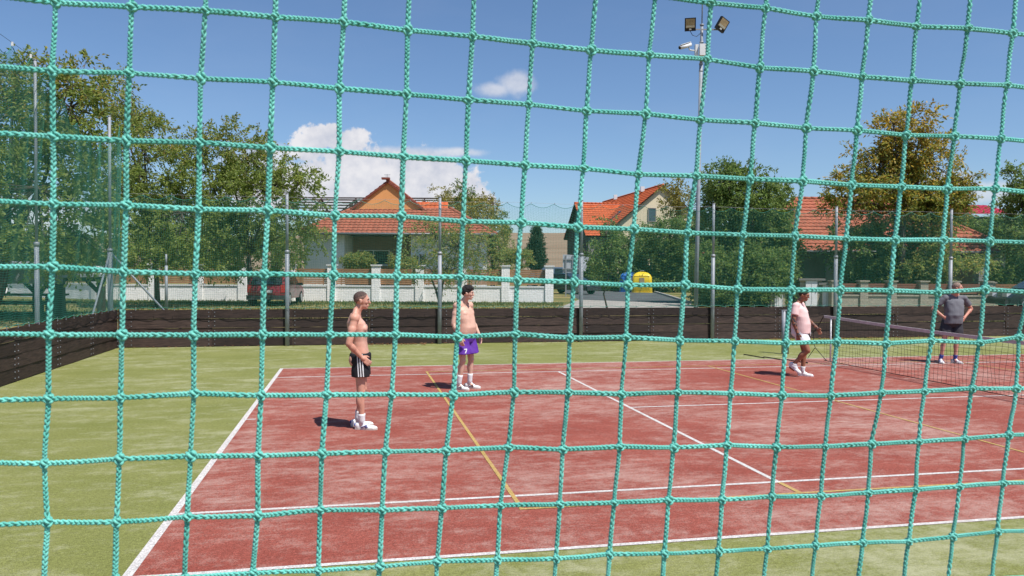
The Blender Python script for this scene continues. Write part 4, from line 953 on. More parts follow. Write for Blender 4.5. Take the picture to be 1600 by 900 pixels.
tree('sapling', 'thin young street tree with sparse crown beside the lane', 'tree', 27, [(948, 372, 16, 24), (938, 400, 20, 22), (962, 402, 18, 24), (955, 430, 14, 16), (950, 350, 7, 12)], 953, M_LGREEN, .085, 46, 4, 9, .32, .035, 22, core=.1)
tree('shrub', 'tall dense bush with pale gaps behind the recycling bins, left half', 'shrub', 66, [(962, 410, 40, 32), (940, 425, 28, 26), (985, 385, 30, 26), (975, 440, 48, 18), (1010, 420, 30, 34)], 965, M_LGREEN, .15, 300, 7, 10, .6, .14, 23, core=.45)
tree('shrub', 'tall dense bush with pale gaps behind the recycling bins, right half', 'shrub', 62, [(1045, 375, 44, 28), (1070, 395, 42, 36), (1030, 410, 42, 36), (1055, 440, 52, 22), (1090, 430, 34, 32), (1020, 440, 34, 20), (1085, 360, 26, 24)], 1050, M_LGREEN, .15, 400, 7, 10, .6, .14, 24, core=.45)
tree('walnut_tree', 'sparse brownish treetop in front of the cream gable', 'tree', 64, [(1055, 300, 20, 16), (1068, 320, 18, 15), (1048, 325, 13, 14), (1065, 345, 25, 14)], 1062, M_LTAN, .16, 52, 5, 8, .6, .12, 25, core=.1)
tree('linden_tree', 'dense dark green tree right of the floodlight mast', 'tree', 40, [(1150, 300, 46, 38), (1178, 335, 48, 42), (1130, 285, 30, 26), (1208, 325, 30, 30), (1150, 380, 55, 45), (1200, 395, 42, 40), (1120, 340, 30, 42), (1215, 370, 28, 34)], 1165, M_LGREEN, .12, 560, 6, 11, .5, .16, 26, core=.3)
tree('shrub', 'dark lower bushes under the linden tree behind the far fence', 'shrub', 37, [(1105, 430, 26, 40), (1140, 435, 36, 38), (1185, 430, 36, 36), (1165, 460, 50, 18), (1222, 420, 18, 26)], 1150, M_LGREEN, .11, 330, 6, 11, .42, .08, 27, core=.4)
tree('chestnut_tree', 'tall chestnut with yellow brown scorched leaves in front of the low house', 'tree', 38, [(1415, 235, 42, 40), (1450, 265, 40, 40), (1370, 260, 44, 32), (1345, 300, 48, 24), (1445, 195, 20, 24), (1395, 195, 22, 16), (1400, 310, 70, 40), (1470, 310, 42, 30), (1505, 283, 18, 12), (1455, 340, 36, 22), (1300, 325, 18, 10)], 1405, M_LCHEST, .15, 330, 6, 10, .62, .19, 28, core=.25, wid=.42, dvar=.8, tanm=M_LCHESTY)
tree('shrub', 'leafy green tree filling the space under the chestnut crown', 'tree', 39.5, [(1350, 390, 50, 32), (1400, 380, 50, 34), (1430, 410, 46, 32), (1345, 425, 40, 18), (1390, 425, 45, 20)], 1400, M_LGREEN, .13, 220, 6, 10, .5, .1, 29, core=.3)
tree('shrub', 'light green garden tree with yellow flowers behind the stone pillars', 'tree', 38, [(1470, 400, 30, 26), (1435, 425, 30, 18), (1500, 412, 30, 12), (1455, 435, 22, 10), (1530, 410, 20, 7)], 1460, M_LLIGHT, .10, 140, 5, 10, .42, .07, 30, core=.2)
tree('linden_tree', 'tree reaching into the picture at the right edge', 'tree', 41, [(1620, 330, 48, 40), (1600, 300, 22, 14), (1650, 290, 50, 40), (1585, 272, 14, 10), (1592, 345, 20, 16), (1640, 390, 60, 40)], 1640, M_LGREEN, .13, 260, 6, 10, .5, .15, 31, core=.3)
tree('shrub', 'dark bush between the red shed roof and the right edge tree', 'shrub', 52, [(1555, 365, 30, 18), (1590, 385, 25, 18), (1520, 355, 18, 12), (1570, 400, 40, 22)], 1565, M_LGREEN, .14, 170, 6, 10, .5, .09, 32, core=.35)
tree('shrub', 'low green bush beside the carport at the right edge', 'shrub', 40, [(1575, 430, 26, 14), (1605, 428, 22, 14)], 1580, M_LGREEN, .10, 90, 6, 10, .35, .06, 33)
tree('slender_tree', 'faint distant young tree on the edge of the ploughed field', 'tree', 90, [(785, 345, 7, 14), (790, 358, 7, 10)], 788, M_LGREEN, .18, 24, 5, 7, .5, .07, 34, core=.1)
tree('shrub', 'dark hedge filling the garden behind the left white wall', 'hedge', 45, [(215, 405, 45, 30), (290, 395, 50, 35), (350, 400, 40, 32), (260, 370, 60, 36), (340, 365, 50, 36), (430, 400, 36, 34)], 290, M_LGREEN, .12, 380, 6, 11, .5, .09, 41, core=.3)
tree('shrub', 'dark bushes behind the timber shelter at the left edge', 'hedge', 50, [(20, 410, 60, 26), (110, 405, 50, 28), (-70, 400, 60, 34), (70, 385, 70, 30)], 60, M_LGREEN, .13, 260, 6, 11, .55, .09, 42, core=.3)
# bare twig above the low house
bt = thing('bare_branch', 'bare leafless branches sticking up above the red clay roof', 'branch', bg(ru(1478, 45), 45, GZ), -YAW)
mbt = MB(); 
for du, dv in ((-20, -32), (-4, -50), (26, -40), (12, -46), (8, -24)): mbt.tube([(0, 0, 0), (0, 0, zv(1478, 345, 45)-GZ), (du*.5*45/F, .1, zv(1478, 345+dv*.6, 45)-GZ), (du*45/F, .2, zv(1478, 345+dv, 45)-GZ)], [.05, .03, .016, .006], 5)
mbt.build('twigs', M_BARK, bt)

# grass along the fence and at the foot of the garden walls
def grass():
    rg = np.random.default_rng(4); n = 40000
    r_ = rg.uniform(-26, 24, n); dd = rg.choice([0, 1], n, p=[.55, .45])
    dist = np.where(dd == 0, rg.uniform(36.5, 40.0, n), rg.uniform(23, 36, n))
    u = 800+r_/dist*F
    ok = ~((u > 880) & (u < 1100)) & ~((u > 1230) & (dist > 35)); r_, dist = r_[ok], dist[ok]; n = len(r_)
    b = np.array([CAM[0], CAM[1], 0])+r_[:, None]*RH+dist[:, None]*FH+np.array([0, 0, GZ]); ok = b[:, 1] > YF+.35; b = b[ok]; n = len(b)
    h_ = rg.gamma(3, .016, n)+.03; a = rg.uniform(0, 6.28, n); s = np.stack([np.cos(a), np.sin(a), 0*a], 1)*.025; tip = b+np.stack([rg.normal(0, .05, n), rg.normal(0, .05, n), h_], 1)
    V = np.stack([b-s, b+s, tip], 1).reshape(-1, 3); Q = np.arange(3*n).reshape(-1, 3)
    o = npmesh('grass', V, Q, M_GRASS); tag(o, 'patchy dry lawn grass growing behind the far fence', 'grass', kind='stuff')
grass()

# ------------------------------------------------------------------ vehicles
def car(label, loc, rz, paint, L_=4.3, W_=1.75, H_=1.48, kind='estate', group=None):
    """x forward"""
    root = thing('parked_car', label, 'car', loc, rz, group); hl = L_/2; hw = W_/2
    if kind == 'van': belt = .98; roof = [(-hl+.05, H_-.08), (-hl+.3, H_), (.6, H_), (1.1, H_-.05)]; ws = hl-.55; nose = [(hl-.5, 1.0), (hl-.12, .82), (hl, .6)]
    else: belt = .92; roof = [(-hl+.42, H_-.10), (-hl+.75, H_-.02), (-.2, H_), (.25, H_-.04)]; ws = 1.12; nose = [(1.15, .95), (hl-.25, .78), (hl, .58)]
    lower = [(-hl+.02, .32), (-hl, .62), (-hl+.05, belt)]+[(x, z) for x, z in nose]+[(hl-.02, .30)]
    # body shell: side profile with rounded-in edges
    def shell(prof, wf, m, name, parent, seg=((-1, .93), (-.93, 1), (.93, 1), (1, .93))):
        vs = []; n = len(prof); cz = sum(p[1] for p in prof)/n; cx = sum(p[0] for p in prof)/n; fs = []
        for y, k_ in seg:
            for x, z in prof: vs.append((cx+(x-cx)*k_, y*wf(z), cz+(z-cz)*(k_*.5+.5)))
        for q in range(len(seg)-1):
            for i in range(n): fs.append((q*n+i, q*n+(i+1) % n, (q+1)*n+(i+1) % n, (q+1)*n+i))
        fs += [tuple(range(n))[::-1], tuple((len(seg)-1)*n+i for i in range(n))]
        return MB().add(vs, fs).build(name, m, parent)
    body = shell(lower, lambda z: hw*(.97 if z < .4 else 1.), paint, 'body', root)
    gh = [(-hl+.10, belt-.01)]+roof+[(ws, belt+.02)]
    g = shell(gh, lambda z: hw*(1-.20*max(0, (z-belt)/(H_-belt))), paint, 'cabin', root)
    t = lambda z: hw*(1-.20*max(0, (z-belt)/(H_-belt)))
    zt = H_-.13; zb = belt+.05
    for s in (-1, 1):
        for x0, x1, xa, xb in ((-hl+.55, -.72, -hl+.42, -.70), (-.62, .18, -.62, .80)):
            MB().prism([(xa, s*(t(zb)+.008), zb), (xb, s*(t(zb)+.008), zb), (x1, s*(t(zt)+.008), zt), (x0, s*(t(zt)+.008), zt)], (0, s*.006, 0)).build('side_window', M_GLASS, g)
        MB().box((.75, s*(hw+.09), belt+.04), (.12, .18, .13)).build('mirror', M_BLACK, body)
        MB().box((hl-.14, s*(hw-.28), .70), (.2, .36, .15)).build('headlight', mat('lamp_clear', (.6, .62, .65), .1, spec=.8), body)
        MB().box((-hl+.03, s*(hw-.14), .80), (.1, .2, .34)).build('tail_light', mat('lamp_red', (.35, .01, .015), .2, spec=.7), body)
        MB().box((.05, s*(hw+.004), .82), (.2, .02, .035)).build('door_handle', M_BLACK, body)
        for x in (-hl+.78, hl-.82):
            w = MB().tube([(x, s*(hw-.22), .31), (x, s*(hw+.012), .31)], .31, 20).build('wheel', mat('tyre', (.02, .02, .021), .9), root, True)
            MB().tube([(x, s*(hw+.01), .31), (x, s*(hw+.022), .31)], .20, 14).build('rim', mat('alloy', (.45, .46, .48), .35, metal=.7), w)
    MB().prism([(-hl+.085, -hw*.80, belt+.06), (-hl+.085, hw*.80, belt+.06), (-hl+.36, hw*.70, zt), (-hl+.36, -hw*.70, zt)], (-.02, 0, .01)).build('rear_window', M_GLASS, g)
    MB().prism([(ws+.02, -hw*.86, belt+.06), (ws+.02, hw*.86, belt+.06), (roof[-1][0]+.06, hw*.72, zt+.02), (roof[-1][0]+.06, -hw*.72, zt+.02)], (.02, 0, .01)).build('windscreen', M_GLASS, g)
    MB().box((-hl-.02, 0, .40), (.14, W_*.97, .20)).build('rear_bumper', mat('bumper', (.03, .03, .032), .6), body); MB().box((hl-.01, 0, .40), (.14, W_*.95, .22)).build('front_bumper', mat('bumper', (.03, .03, .032), .6), body)
    MB().box((-hl-.03, 0, .68), (.03, .52, .12)).build('number_plate', M_WHITEP, body)
    return root
P_MAROON = mat('maroon_paint', (.20, .018, .032), .35, coat=.5, spec=.5); P_DARK = mat('dark_blue_paint', (.016, .022, .034), .3, coat=.6); P_SILVER = mat('silver_blue_paint', (.16, .22, .32), .35, coat=.5, metal=.3)
b = P(426, 470, 34.8); car('maroon estate car parked in the gap of the white garden wall', (b[0], b[1]+2.0, GZ), R(83), P_MAROON, H_=1.58)
b = P(890, 455, 56.); car('dark blue car standing on the road by the pale board', (b[0], b[1], GZ), math.pi/2-YAW+R(228), P_DARK)
b = P(858, 420, 74.); car('silver blue van parked beyond the road behind the dark car', (b[0], b[1], GZ), -YAW+R(165), P_SILVER, L_=4.9, W_=1.95, H_=2.0, kind='van')
b = P(1612, 470, 34.4); car('dark car cut off by the right edge of the picture', (b[0]+.8, b[1], GZ), -YAW+R(175), P_DARK, H_=1.6)

# ------------------------------------------------------------------ recycling bins
def bin_(label, u, d, col, name):
    b = P(u, 455, d); root = thing('recycling_bin', label, 'bin', (b[0], b[1], GZ), -YAW-R(10), 'recycling bins by the road')
    m = mat(name, col, .45, var=.08, vscale=4, spec=.5)
    secs = [(0, 0, .05, .60, .55), (0, 0, .12, .62, .57), (0, 0, .9, .60, .55), (0, 0, 1.22, .58, .53), (0, 0, 1.42, .50, .45), (0, 0, 1.56, .36, .32), (0, 0, 1.63, .20, .17), (0, 0, 1.645, .10, .10)]
    body = MB().loft(secs, 28, 7.).build('body', m, root, True)
    MB().loft([(0, 0, 0, .64, .59), (0, 0, .07, .64, .59)], 28, 5.5).build('base', m, root)
    for s in (-1, 1): MB().prism([(s*.20-.03, -.56, .15), (s*.20+.03, -.56, .15), (s*.20+.03, -.51, 1.2), (s*.20-.03, -.51, 1.2)], (0, .1, 0)).build('rib', m, body)
    MB().prism([(-.15, -.575, .62), (.15, -.575, .62), (.15, -.565, 1.18), (-.15, -.565, 1.18)], (0, .05, 0)).build('notice', mat('bin_notice', (.34, .27, .16), .7), body)
    for sz in (.35, 1.30): MB().box((0, -.55 if sz < 1 else -.50, sz), (.9, .05, .035)).build('seam', m, body)
    for s in (-1, 1): MB().prism([(s*.45-.06, -.54, .5), (s*.45+.06, -.54, .5), (s*.45+.06, -.53, .58), (s*.45-.06, -.53, .58)], (0, .04, 0)).build('rib', m, body)
    MB().tube([(-.12, 0, 1.63), (-.10, 0, 1.74), (.10, 0, 1.74), (.12, 0, 1.63)], .022, 8).build('lifting_eye', M_ZINC, body, True)
    root.scale = (1.28, 1.2, .98)
bin_('bright yellow bell shaped recycling bin at the roadside', 1003, 60.5, (.72, .52, .015), 'yellow_plastic')
bin_('blue bell shaped recycling bin half hidden behind the yellow one', 983, 62.0, (.02, .13, .42), 'blue_plastic')

# ------------------------------------------------------------------ notice boards seen from behind
def boards():
    d = 50.; b = P(893, 455, d); root = thing('notice_board', 'pale grey roadside board seen from behind above the dark car', 'board', (b[0], b[1], GZ), -YAW)
    px = d/F; z0, z1 = zv(893, 426, d)-GZ, zv(893, 399, d)-GZ
    X = lambda u: (u-893)*px
    m = mat('board_back', (.40, .42, .45), .6, var=.08, vscale=3)
    a = MB().prism([(X(879), 0, z0), (X(909), 0, z0), (X(909), 0, z1), (X(879), 0, z1+.06)], (0, .05, 0)).build('panel', m, root)
    MB().prism([(X(909)+.02, .0, z0+.1), (X(916), .5, z0+.1), (X(921), .5, z1-.1), (X(909)+.02, .0, z1-.05)], (0, .05, 0)).build('panel', m, root)
    for u in (884, 894.5, 905): MB().box((X(u), -.05, (z1+.0)/2), (.07, .07, z1+.02)).build('post', M_ZINC2, root)
    for z in (z0+.25, z1-.25): MB().box((X(894), -.045, z), (X(909)-X(879)-.1, .05, .07)).build('rail', M_ZINC2, root)
boards()

# ------------------------------------------------------------------ timber shelter on the left
def shelter():
    d = 26.; b = P(94, 470, d); root = thing('timber_shelter', 'low dark timber shelter with flat grey roof behind the left net', 'shelter', (b[0], b[1], GZ), -YAW+R(4))
    z0, z1 = zv(50, 439, d)-GZ, zv(50, 421, d)-GZ; Ww = 4.6; Dd = 3.0
    m = mat('shelter_felt', (.24, .25, .27), .85, var=.12, vscale=2); t = M_DARKW
    MB().prism([(-Ww-.35, -.3, z0+.12), (.22, -.3, z0+.12), (.22, -.3, z0+.22), (-Ww-.35, -.3, z0+.22)], (0, Dd+.6, 0)).build('roof_deck', m, root)
    MB().prism([(-Ww-.35, -.30, z0+.225), (.22, -.30, z0+.225), (.05, Dd/2, z1+.25), (-Ww-.2, Dd/2, z1+.25)], (0, .0, .03)).build('roof_slope', m, root)
    MB().box((-Ww/2-.06, -.33, z0+.17), (Ww+.6, .05, .50)).build('fascia', m, root)
    for x in (0, -Ww/2, -Ww):
        for y in (0, Dd):
            p = MB().box((x, y, z0/2), (.24, .22, z0)).build('post', t, root)
            for s in (-1, 1):
                if (x == 0 and s > 0) or (x == -Ww and s < 0): continue
                MB().bar((x, y, z0-.55), (x+s*.5, y, z0-.04), .12).build('brace', t, p)
    for y in (0, Dd): MB().box((-Ww/2, y, z0+.03), (Ww+.3, .16, .17)).build('beam', t, root)
    MB().box((-Ww/2, Dd*.55, .72), (Ww*.7, .8, .07)).build('table_top', t, root)
    for s in (-1, 1): MB().box((-Ww/2+s*1.2, Dd*.55, .34), (.14, .6, .68)).build('table_leg', t, root); MB().box((-Ww/2, Dd*.55+s*.75, .43), (Ww*.7, .3, .06)).build('bench', t, root)
    for s in (-1, 1):
        for q in (-1, 1): MB().box((-Ww/2+q*1.2, Dd*.55+s*.75, .2), (.12, .24, .40)).build('bench_leg', t, root)
shelter()
# small bracket post seen through the net in front of the left garden wall
tp = P(260, 470, 30); tpo = thing('bollard_post', 'short grey steel post standing in front of the left garden wall', 'post', (tp[0], tp[1], GZ))
z1 = zv(260, 397, 30)-GZ; MB().tube([(0, 0, 0), (0, 0, z1*.8)], .055, 10).build('lower_tube', M_ZINC, tpo, True); MB().tube([(0, 0, z1*.8), (0, 0, z1)], .036, 10).build('upper_tube', M_ZINC, tpo, True)

# ------------------------------------------------------------------ people
def skin_mat(name, col, col2, tattoo=False):
    m = mat(name, col, .5, spec=.35)
    N, L, b = nodes_of(m); at = N.new('ShaderNodeAttribute'); at.attribute_name = 'tan'
    mx = N.new('ShaderNodeMix'); mx.data_type = 'RGBA'; L.new(at.outputs['Fac'], mx.inputs[0]); mx.inputs[6].default_value = (*col, 1); mx.inputs[7].default_value = (*col2, 1)
    tc = N.new('ShaderNodeTexCoord'); n = N.new('ShaderNodeTexNoise'); n.inputs['Scale'].default_value = 9; n.inputs['Detail'].default_value = 5; L.new(tc.outputs['Object'], n.inputs[0])
    r = N.new('ShaderNodeValToRGB'); e = r.color_ramp.elements; e[0].position = .3; e[1].position = .7; e[0].color = (.86, .80, .78, 1); e[1].color = (1.08, 1.04, 1.03, 1); L.new(n.outputs[0], r.inputs[0])
    m2 = N.new('ShaderNodeMix'); m2.data_type = 'RGBA'; m2.blend_type = 'MULTIPLY'; m2.inputs[0].default_value = 1; L.new(mx.outputs[2], m2.inputs[6]); L.new(r.outputs[0], m2.inputs[7])
    out = m2.outputs[2]
    if tattoo:
        a2 = N.new('ShaderNodeAttribute'); a2.attribute_name = 'ink'; v = N.new('ShaderNodeTexNoise'); v.inputs['Scale'].default_value = 26; v.inputs['Detail'].default_value = 3; L.new(tc.outputs['Object'], v.inputs[0])
        rr = N.new('ShaderNodeValToRGB'); rr.color_ramp.elements[0].position = .47; rr.color_ramp.elements[1].position = .53; L.new(v.outputs[0], rr.inputs[0])
        mm = N.new('ShaderNodeMath'); mm.operation = 'MULTIPLY'; L.new(a2.outputs['Fac'], mm.inputs[0]); L.new(rr.outputs[0], mm.inputs[1])
        m3 = N.new('ShaderNodeMix'); m3.data_type = 'RGBA'; L.new(mm.outputs[0], m3.inputs[0]); L.new(out, m3.inputs[6]); m3.inputs[7].default_value = (.035, .032, .035, 1); out = m3.outputs[2]
    L.new(out, b.inputs['Base Color']); b.inputs['Subsurface Weight'].default_value = .08; b.inputs['Subsurface Radius'].default_value = (.02, .008, .004)
    return m
def remesh(mb, name, m, parent, voxel=.008, it=4, fac=.5, fold=0., seed=0):
    me = mb.mesh('tmp'); o = bpy.data.objects.new('tmp', me); C.objects.link(o)
    r_ = o.modifiers.new('r', 'REMESH'); r_.mode = 'VOXEL'; r_.voxel_size = voxel
    s = o.modifiers.new('s', 'SMOOTH'); s.factor = fac; s.iterations = it
    dg = bpy.context.evaluated_depsgraph_get(); me2 = bpy.data.meshes.new_from_object(o.evaluated_get(dg)); bpy.data.objects.remove(o); bpy.data.meshes.remove(me)
    me2.name = name; me2.materials.clear(); me2.materials.append(m)
    n = len(me2.vertices)
    if fold:
        co = np.empty(n*3, np.float32); me2.vertices.foreach_get('co', co); co = co.reshape(-1, 3); nr = np.empty(n*3, np.float32); me2.vertices.foreach_get('normal', nr); nr = nr.reshape(-1, 3)
        rg = np.random.default_rng(seed); f_ = np.zeros(n)
        for k_ in range(7):
            w = rg.normal(0, 1, 3)*[1, 1, .75]; w *= rg.uniform(22, 60)/np.linalg.norm(w); f_ += np.sin(co@w+rg.uniform(0, 6)+1.5*np.sin(co@(w[[1, 2, 0]]*.4)))/7**.5
        co = co+nr*(fold*f_)[:, None]; me2.vertices.foreach_set('co', co.astype(np.float32).ravel())
    me2.polygons.foreach_set('use_smooth', np.ones(len(me2.polygons), bool)); me2.update()
    return link(name, me2, parent)
def V3(*a): return np.array(a, float)
def hand(mb, w, dr, pn, curl=.35, spread=.12, side=1):
    """w wrist, dr direction of the fingers, pn palm normal; thumb leaves on side*cross(dr, pn)"""
    dr = unit(dr); pn = unit(pn-dr*(pn@dr)); sd_ = np.cross(dr, pn)*side
    mb.cap(w, w+dr*.035, .026, .030); 
    for k_ in (-1, -.33, .33, 1): mb.cap(w+dr*.02+sd_*k_*.016, w+dr*.088+sd_*k_*.028, .015, .0125, 8)
    for k_, ln in ((-1, .058), (-.33, .074), (.33, .080), (1, .070)):
        p = w+dr*.088+sd_*k_*.028; d1 = unit(dr+sd_*k_*spread+pn*curl*.7); q = p+d1*ln*.48; d2 = unit(dr+sd_*k_*spread*.6+pn*curl*1.9); r_ = q+d2*ln*.32; d3 = unit(dr*.8+pn*curl*3); 
        mb.cap(p, q, .0100, .0092, 8); mb.cap(q, r_, .0092, .0085, 8); mb.cap(r_, r_+d3*ln*.2, .0085, .007, 8)
    p = w+dr*.022+sd_*.024; d1 = unit(dr*.75+sd_*.75+pn*.25); q = p+d1*.042; d2 = unit(dr+sd_*.25+pn*.35); mb.cap(p, q, .015, .012, 8); mb.cap(q, q+d2*.032, .0115, .009, 8)
def head(mb, c, yaw, pitch=0., k_=1., jaw=1.):
    """head about its centre c; returns the frame used"""
    RM = np.array(Matrix.Rotation(yaw, 3, 'Z') @ Matrix.Rotation(pitch, 3, 'Y')); f_ = lambda x, y, z: c+RM@(np.array([x, y, z])*k_); M3 = Matrix(RM.tolist())
    e = lambda p, r_: mb.ell(f_(*p), tuple(x*k_ for x in r_), M3, 18, 12)
    e((-.012, 0, .032), (.097, .076, .088)); e((.022, 0, .005), (.070, .066, .085)); e((.030, 0, -.055), (.055, .052*jaw, .052)); e((.062, 0, -.088), (.026, .027, .020))   # skull, face, jaw, chin
    e((.080, 0, .032), (.020, .050, .013)); e((.098, 0, -.008), (.013, .011, .020)); e((.107, 0, -.024), (.014, .014, .010)); mb.cap(f_(.088, 0, .022), f_(.108, 0, -.018), .009*k_, .011*k_, 8)
    for s in (-1, 1): e((.062, s*.042, -.015), (.022, .018, .018)); e((-.008, s*.078, -.008), (.018, .010, .031)); e((-.016, s*.083, .006), (.014, .007, .016))
    e((.086, 0, -.052), (.013, .024, .007)); e((.084, 0, -.064), (.012, .021, .008))
    return f_, M3
def face_bits(root, f_, M3, k_, browc, lip=(.32, .11, .09)):
    for s in (-1, 1):
        q = MB().ell(f_(.080, s*.031, .010), (.011*k_, .013*k_, .0075*k_), M3, 10, 8).build('eye', mat('eye_white', (.45, .42, .40), .3), root, True)
        MB().ell(f_(.0885, s*.031, .010), (.004*k_, .0065*k_, .0065*k_), M3, 8, 6).build('iris', mat('iris_dark', (.02, .012, .01), .2), q, True)
        MB().tube([f_(.088, s*.014, .027), f_(.091, s*.030, .034), f_(.080, s*.050, .027)], [.0045*k_, .0055*k_, .003*k_], 6).build('eyebrow', mat('brow_'+str(browc[0]), browc, .8), root)
    MB().tube([f_(.090, -.021, -.058), f_(.1005, 0, -.0575), f_(.090, .021, -.058)], [.003*k_, .0048*k_, .003*k_], 6).build('lips', mat('lip', lip, .5), root, True)
def hair_cap(root, f_, RM, k_, m, thick, front, side_z, back_z, fringe=0., seed=0, noise_=.002):
    """hair shell over the skull ellipsoid; hairline from the forehead over the ears to the nape"""
    rg = np.random.default_rng(seed); nu, nv = 48, 22; V = []; F_ = []; keep = {}
    ph1, ph2 = rg.uniform(0, 6, 2)
    def pt(th, ph, ex):
        x, y, z = math.sin(th)*math.cos(ph), math.sin(th)*math.sin(ph), math.cos(th); return (-.012+(.097+ex)*x, (.078+ex)*y, .032+(.088+ex)*z), (x, y, z)
    def edge(ph):                       # polar angle of the hairline
        fr = (1+math.cos(ph))/2
        a = front if fr > .75 else None
        zf, zs, zb = front, side_z, back_z; c_ = math.cos(ph)
        z = zs+(zf-zs)*max(0, c_)**1.6+(zb-zs)*max(0, -c_)**1.2
        return math.acos(max(-1, min(1, (z-.032)/.088)))
    rows = []
    for lay in (0, 1):
        for i in range(nv+1):
            for j in range(nu):
                ph = 2*math.pi*j/nu; th = edge(ph)*i/nv; tap = 1-(i/nv)**4
                ex = (thick*tap+fringe*max(0, math.cos(ph))**2*math.sin(th)**3*tap+noise_*math.sin(9*ph+ph1+i*.8)*math.sin(th*12+ph2)*tap+.0012) if lay else -.004
                V.append(f_(*pt(th, ph, ex)[0]))
    o = (nv+1)*nu
    for i in range(nv):
        for j in range(nu):
            a, b, c, d = i*nu+j, (i+1)*nu+j, (i+1)*nu+(j+1) % nu, i*nu+(j+1) % nu; F_.append((o+a, o+b, o+c, o+d)); F_.append((a, d, c, b))
    for j in range(nu): a, b = nv*nu+j, nv*nu+(j+1) % nu; F_.append((a, b, o+b, o+a))
    return MB().add(V, F_).build('hair', m, root, True)
def shoe(root, ank, yaw, pitch, L_, m, ms, accent=None, sock=None, sockz=.17, shin=None):
    """ank = ankle joint; toe towards yaw; pitch lifts the heel (rotation about the toe)"""
    RM = np.array(Matrix.Rotation(yaw, 3, 'Z') @ Matrix.Rotation(pitch, 3, 'Y'))
    piv = np.array([.13*L_/.28, 0, -.085]) if pitch else np.array([0, 0, 0])
    f_ = lambda x, y, z: np.array(ank)+RM@(np.array([x, y, z])-piv)+np.array(Matrix.Rotation(yaw, 3, 'Z'))@piv
    k_ = L_/.28; up_ = MB(); M3 = Matrix(RM.tolist())
    up_.ell(f_(-.045*k_, 0, -.04), (.050, .038, .048), M3); up_.ell(f_(.03*k_, 0, -.045), (.075, .043, .044), M3); up_.ell(f_(.115*k_, 0, -.060), (.085, .046, .030), M3); up_.ell(f_(.01, 0, -.008), (.045, .036, .040), M3)
    s = remesh(up_, 'shoe', m, root, .007, 3)
    prof = [(-.088, .0), (-.080, .028), (-.04, .036), (.03, .036), (.10, .047), (.155, .044), (.190, .026), (.198, .0)]
    ring = [(x*k_, y) for x, y in prof]+[(x*k_, -y) for x, y in prof[::-1][1:-1]]
    so_ = MB(); n = len(ring); vs = [f_(x, y, -.088) for x, y in ring]+[f_(x*1.01, y*1.06, -.062) for x, y in ring]
    so_.add(vs, [tuple(range(n))[::-1], tuple(range(n, 2*n))]+[(i, (i+1) % n, n+(i+1) % n, n+i) for i in range(n)]); so_.build('sole', ms, s)
    lc = MB()
    for q in range(4): lc.bar(f_(.035*k_+.020*q, -.024, .002-.012*q), f_(.035*k_+.020*q+.006, .024, .002-.012*q), .005)
    lc.build('laces', M_WHITEP if accent is None else accent, s)
    if accent:
        for sg in (-1, 1):
            a = MB(); a.tube([f_(.0, sg*.041, -.055), f_(.045*k_, sg*.0465, -.035), f_(.075*k_, sg*.043, -.018)], .006, 6); a.tube([f_(.055*k_, sg*.047, -.055), f_(.085*k_, sg*.046, -.045), f_(.07*k_, sg*.046, -.03)], .005, 6); a.build('stripe', accent, s, True)
        MB().ell(f_(-.085*k_, 0, -.03), (.012, .028, .024), M3).build('heel_tab', accent, s, True)
    if sock is not None:
        top = np.array(ank)+unit(np.array(shin)-np.array(ank))*sockz if shin is not None else np.array(ank)+[0, 0, sockz]
        MB().tube([f_(0, 0, -.03), np.array(ank)+(top-np.array(ank))*.35, np.array(ank)+(top-np.array(ank))*.8, top, top], [.042, .041, .045, .047, .038], 16).build('sock', sock, root, True)
    return s
def project_strip(bvh, pts, width_dir, w, off=.004):
    """quads laid on a garment: pts are (origin, direction) rays"""
    V = []; 
    for o, d_ in pts:
        for s in (-.5, .5):
            oo = Vector(o)+Vector(width_dir)*w*s; h_ = bvh.ray_cast(oo, Vector(d_))
            V.append(h_[0]-Vector(d_).normalized()*off if h_[0] else None)
    return V
def decal_strip(garment, rays, wd, w, m, name='stripe', off=.004):
    bv = BVHTree.FromPolygons([v.co[:] for v in garment.data.vertices], [p.vertices[:] for p in garment.data.polygons])
    V = project_strip(bv, rays, wd, w, off); mb = MB(); vs = []; fs = []
    for i in range(len(rays)-1):
        q = [V[2*i], V[2*i+1], V[2*i+3], V[2*i+2]]
        if any(x is None for x in q): continue
        o = len(vs); vs += q; fs.append((o, o+1, o+2, o+3))
    if vs: mb.add(vs, fs); return mb.build(name, m, garment)

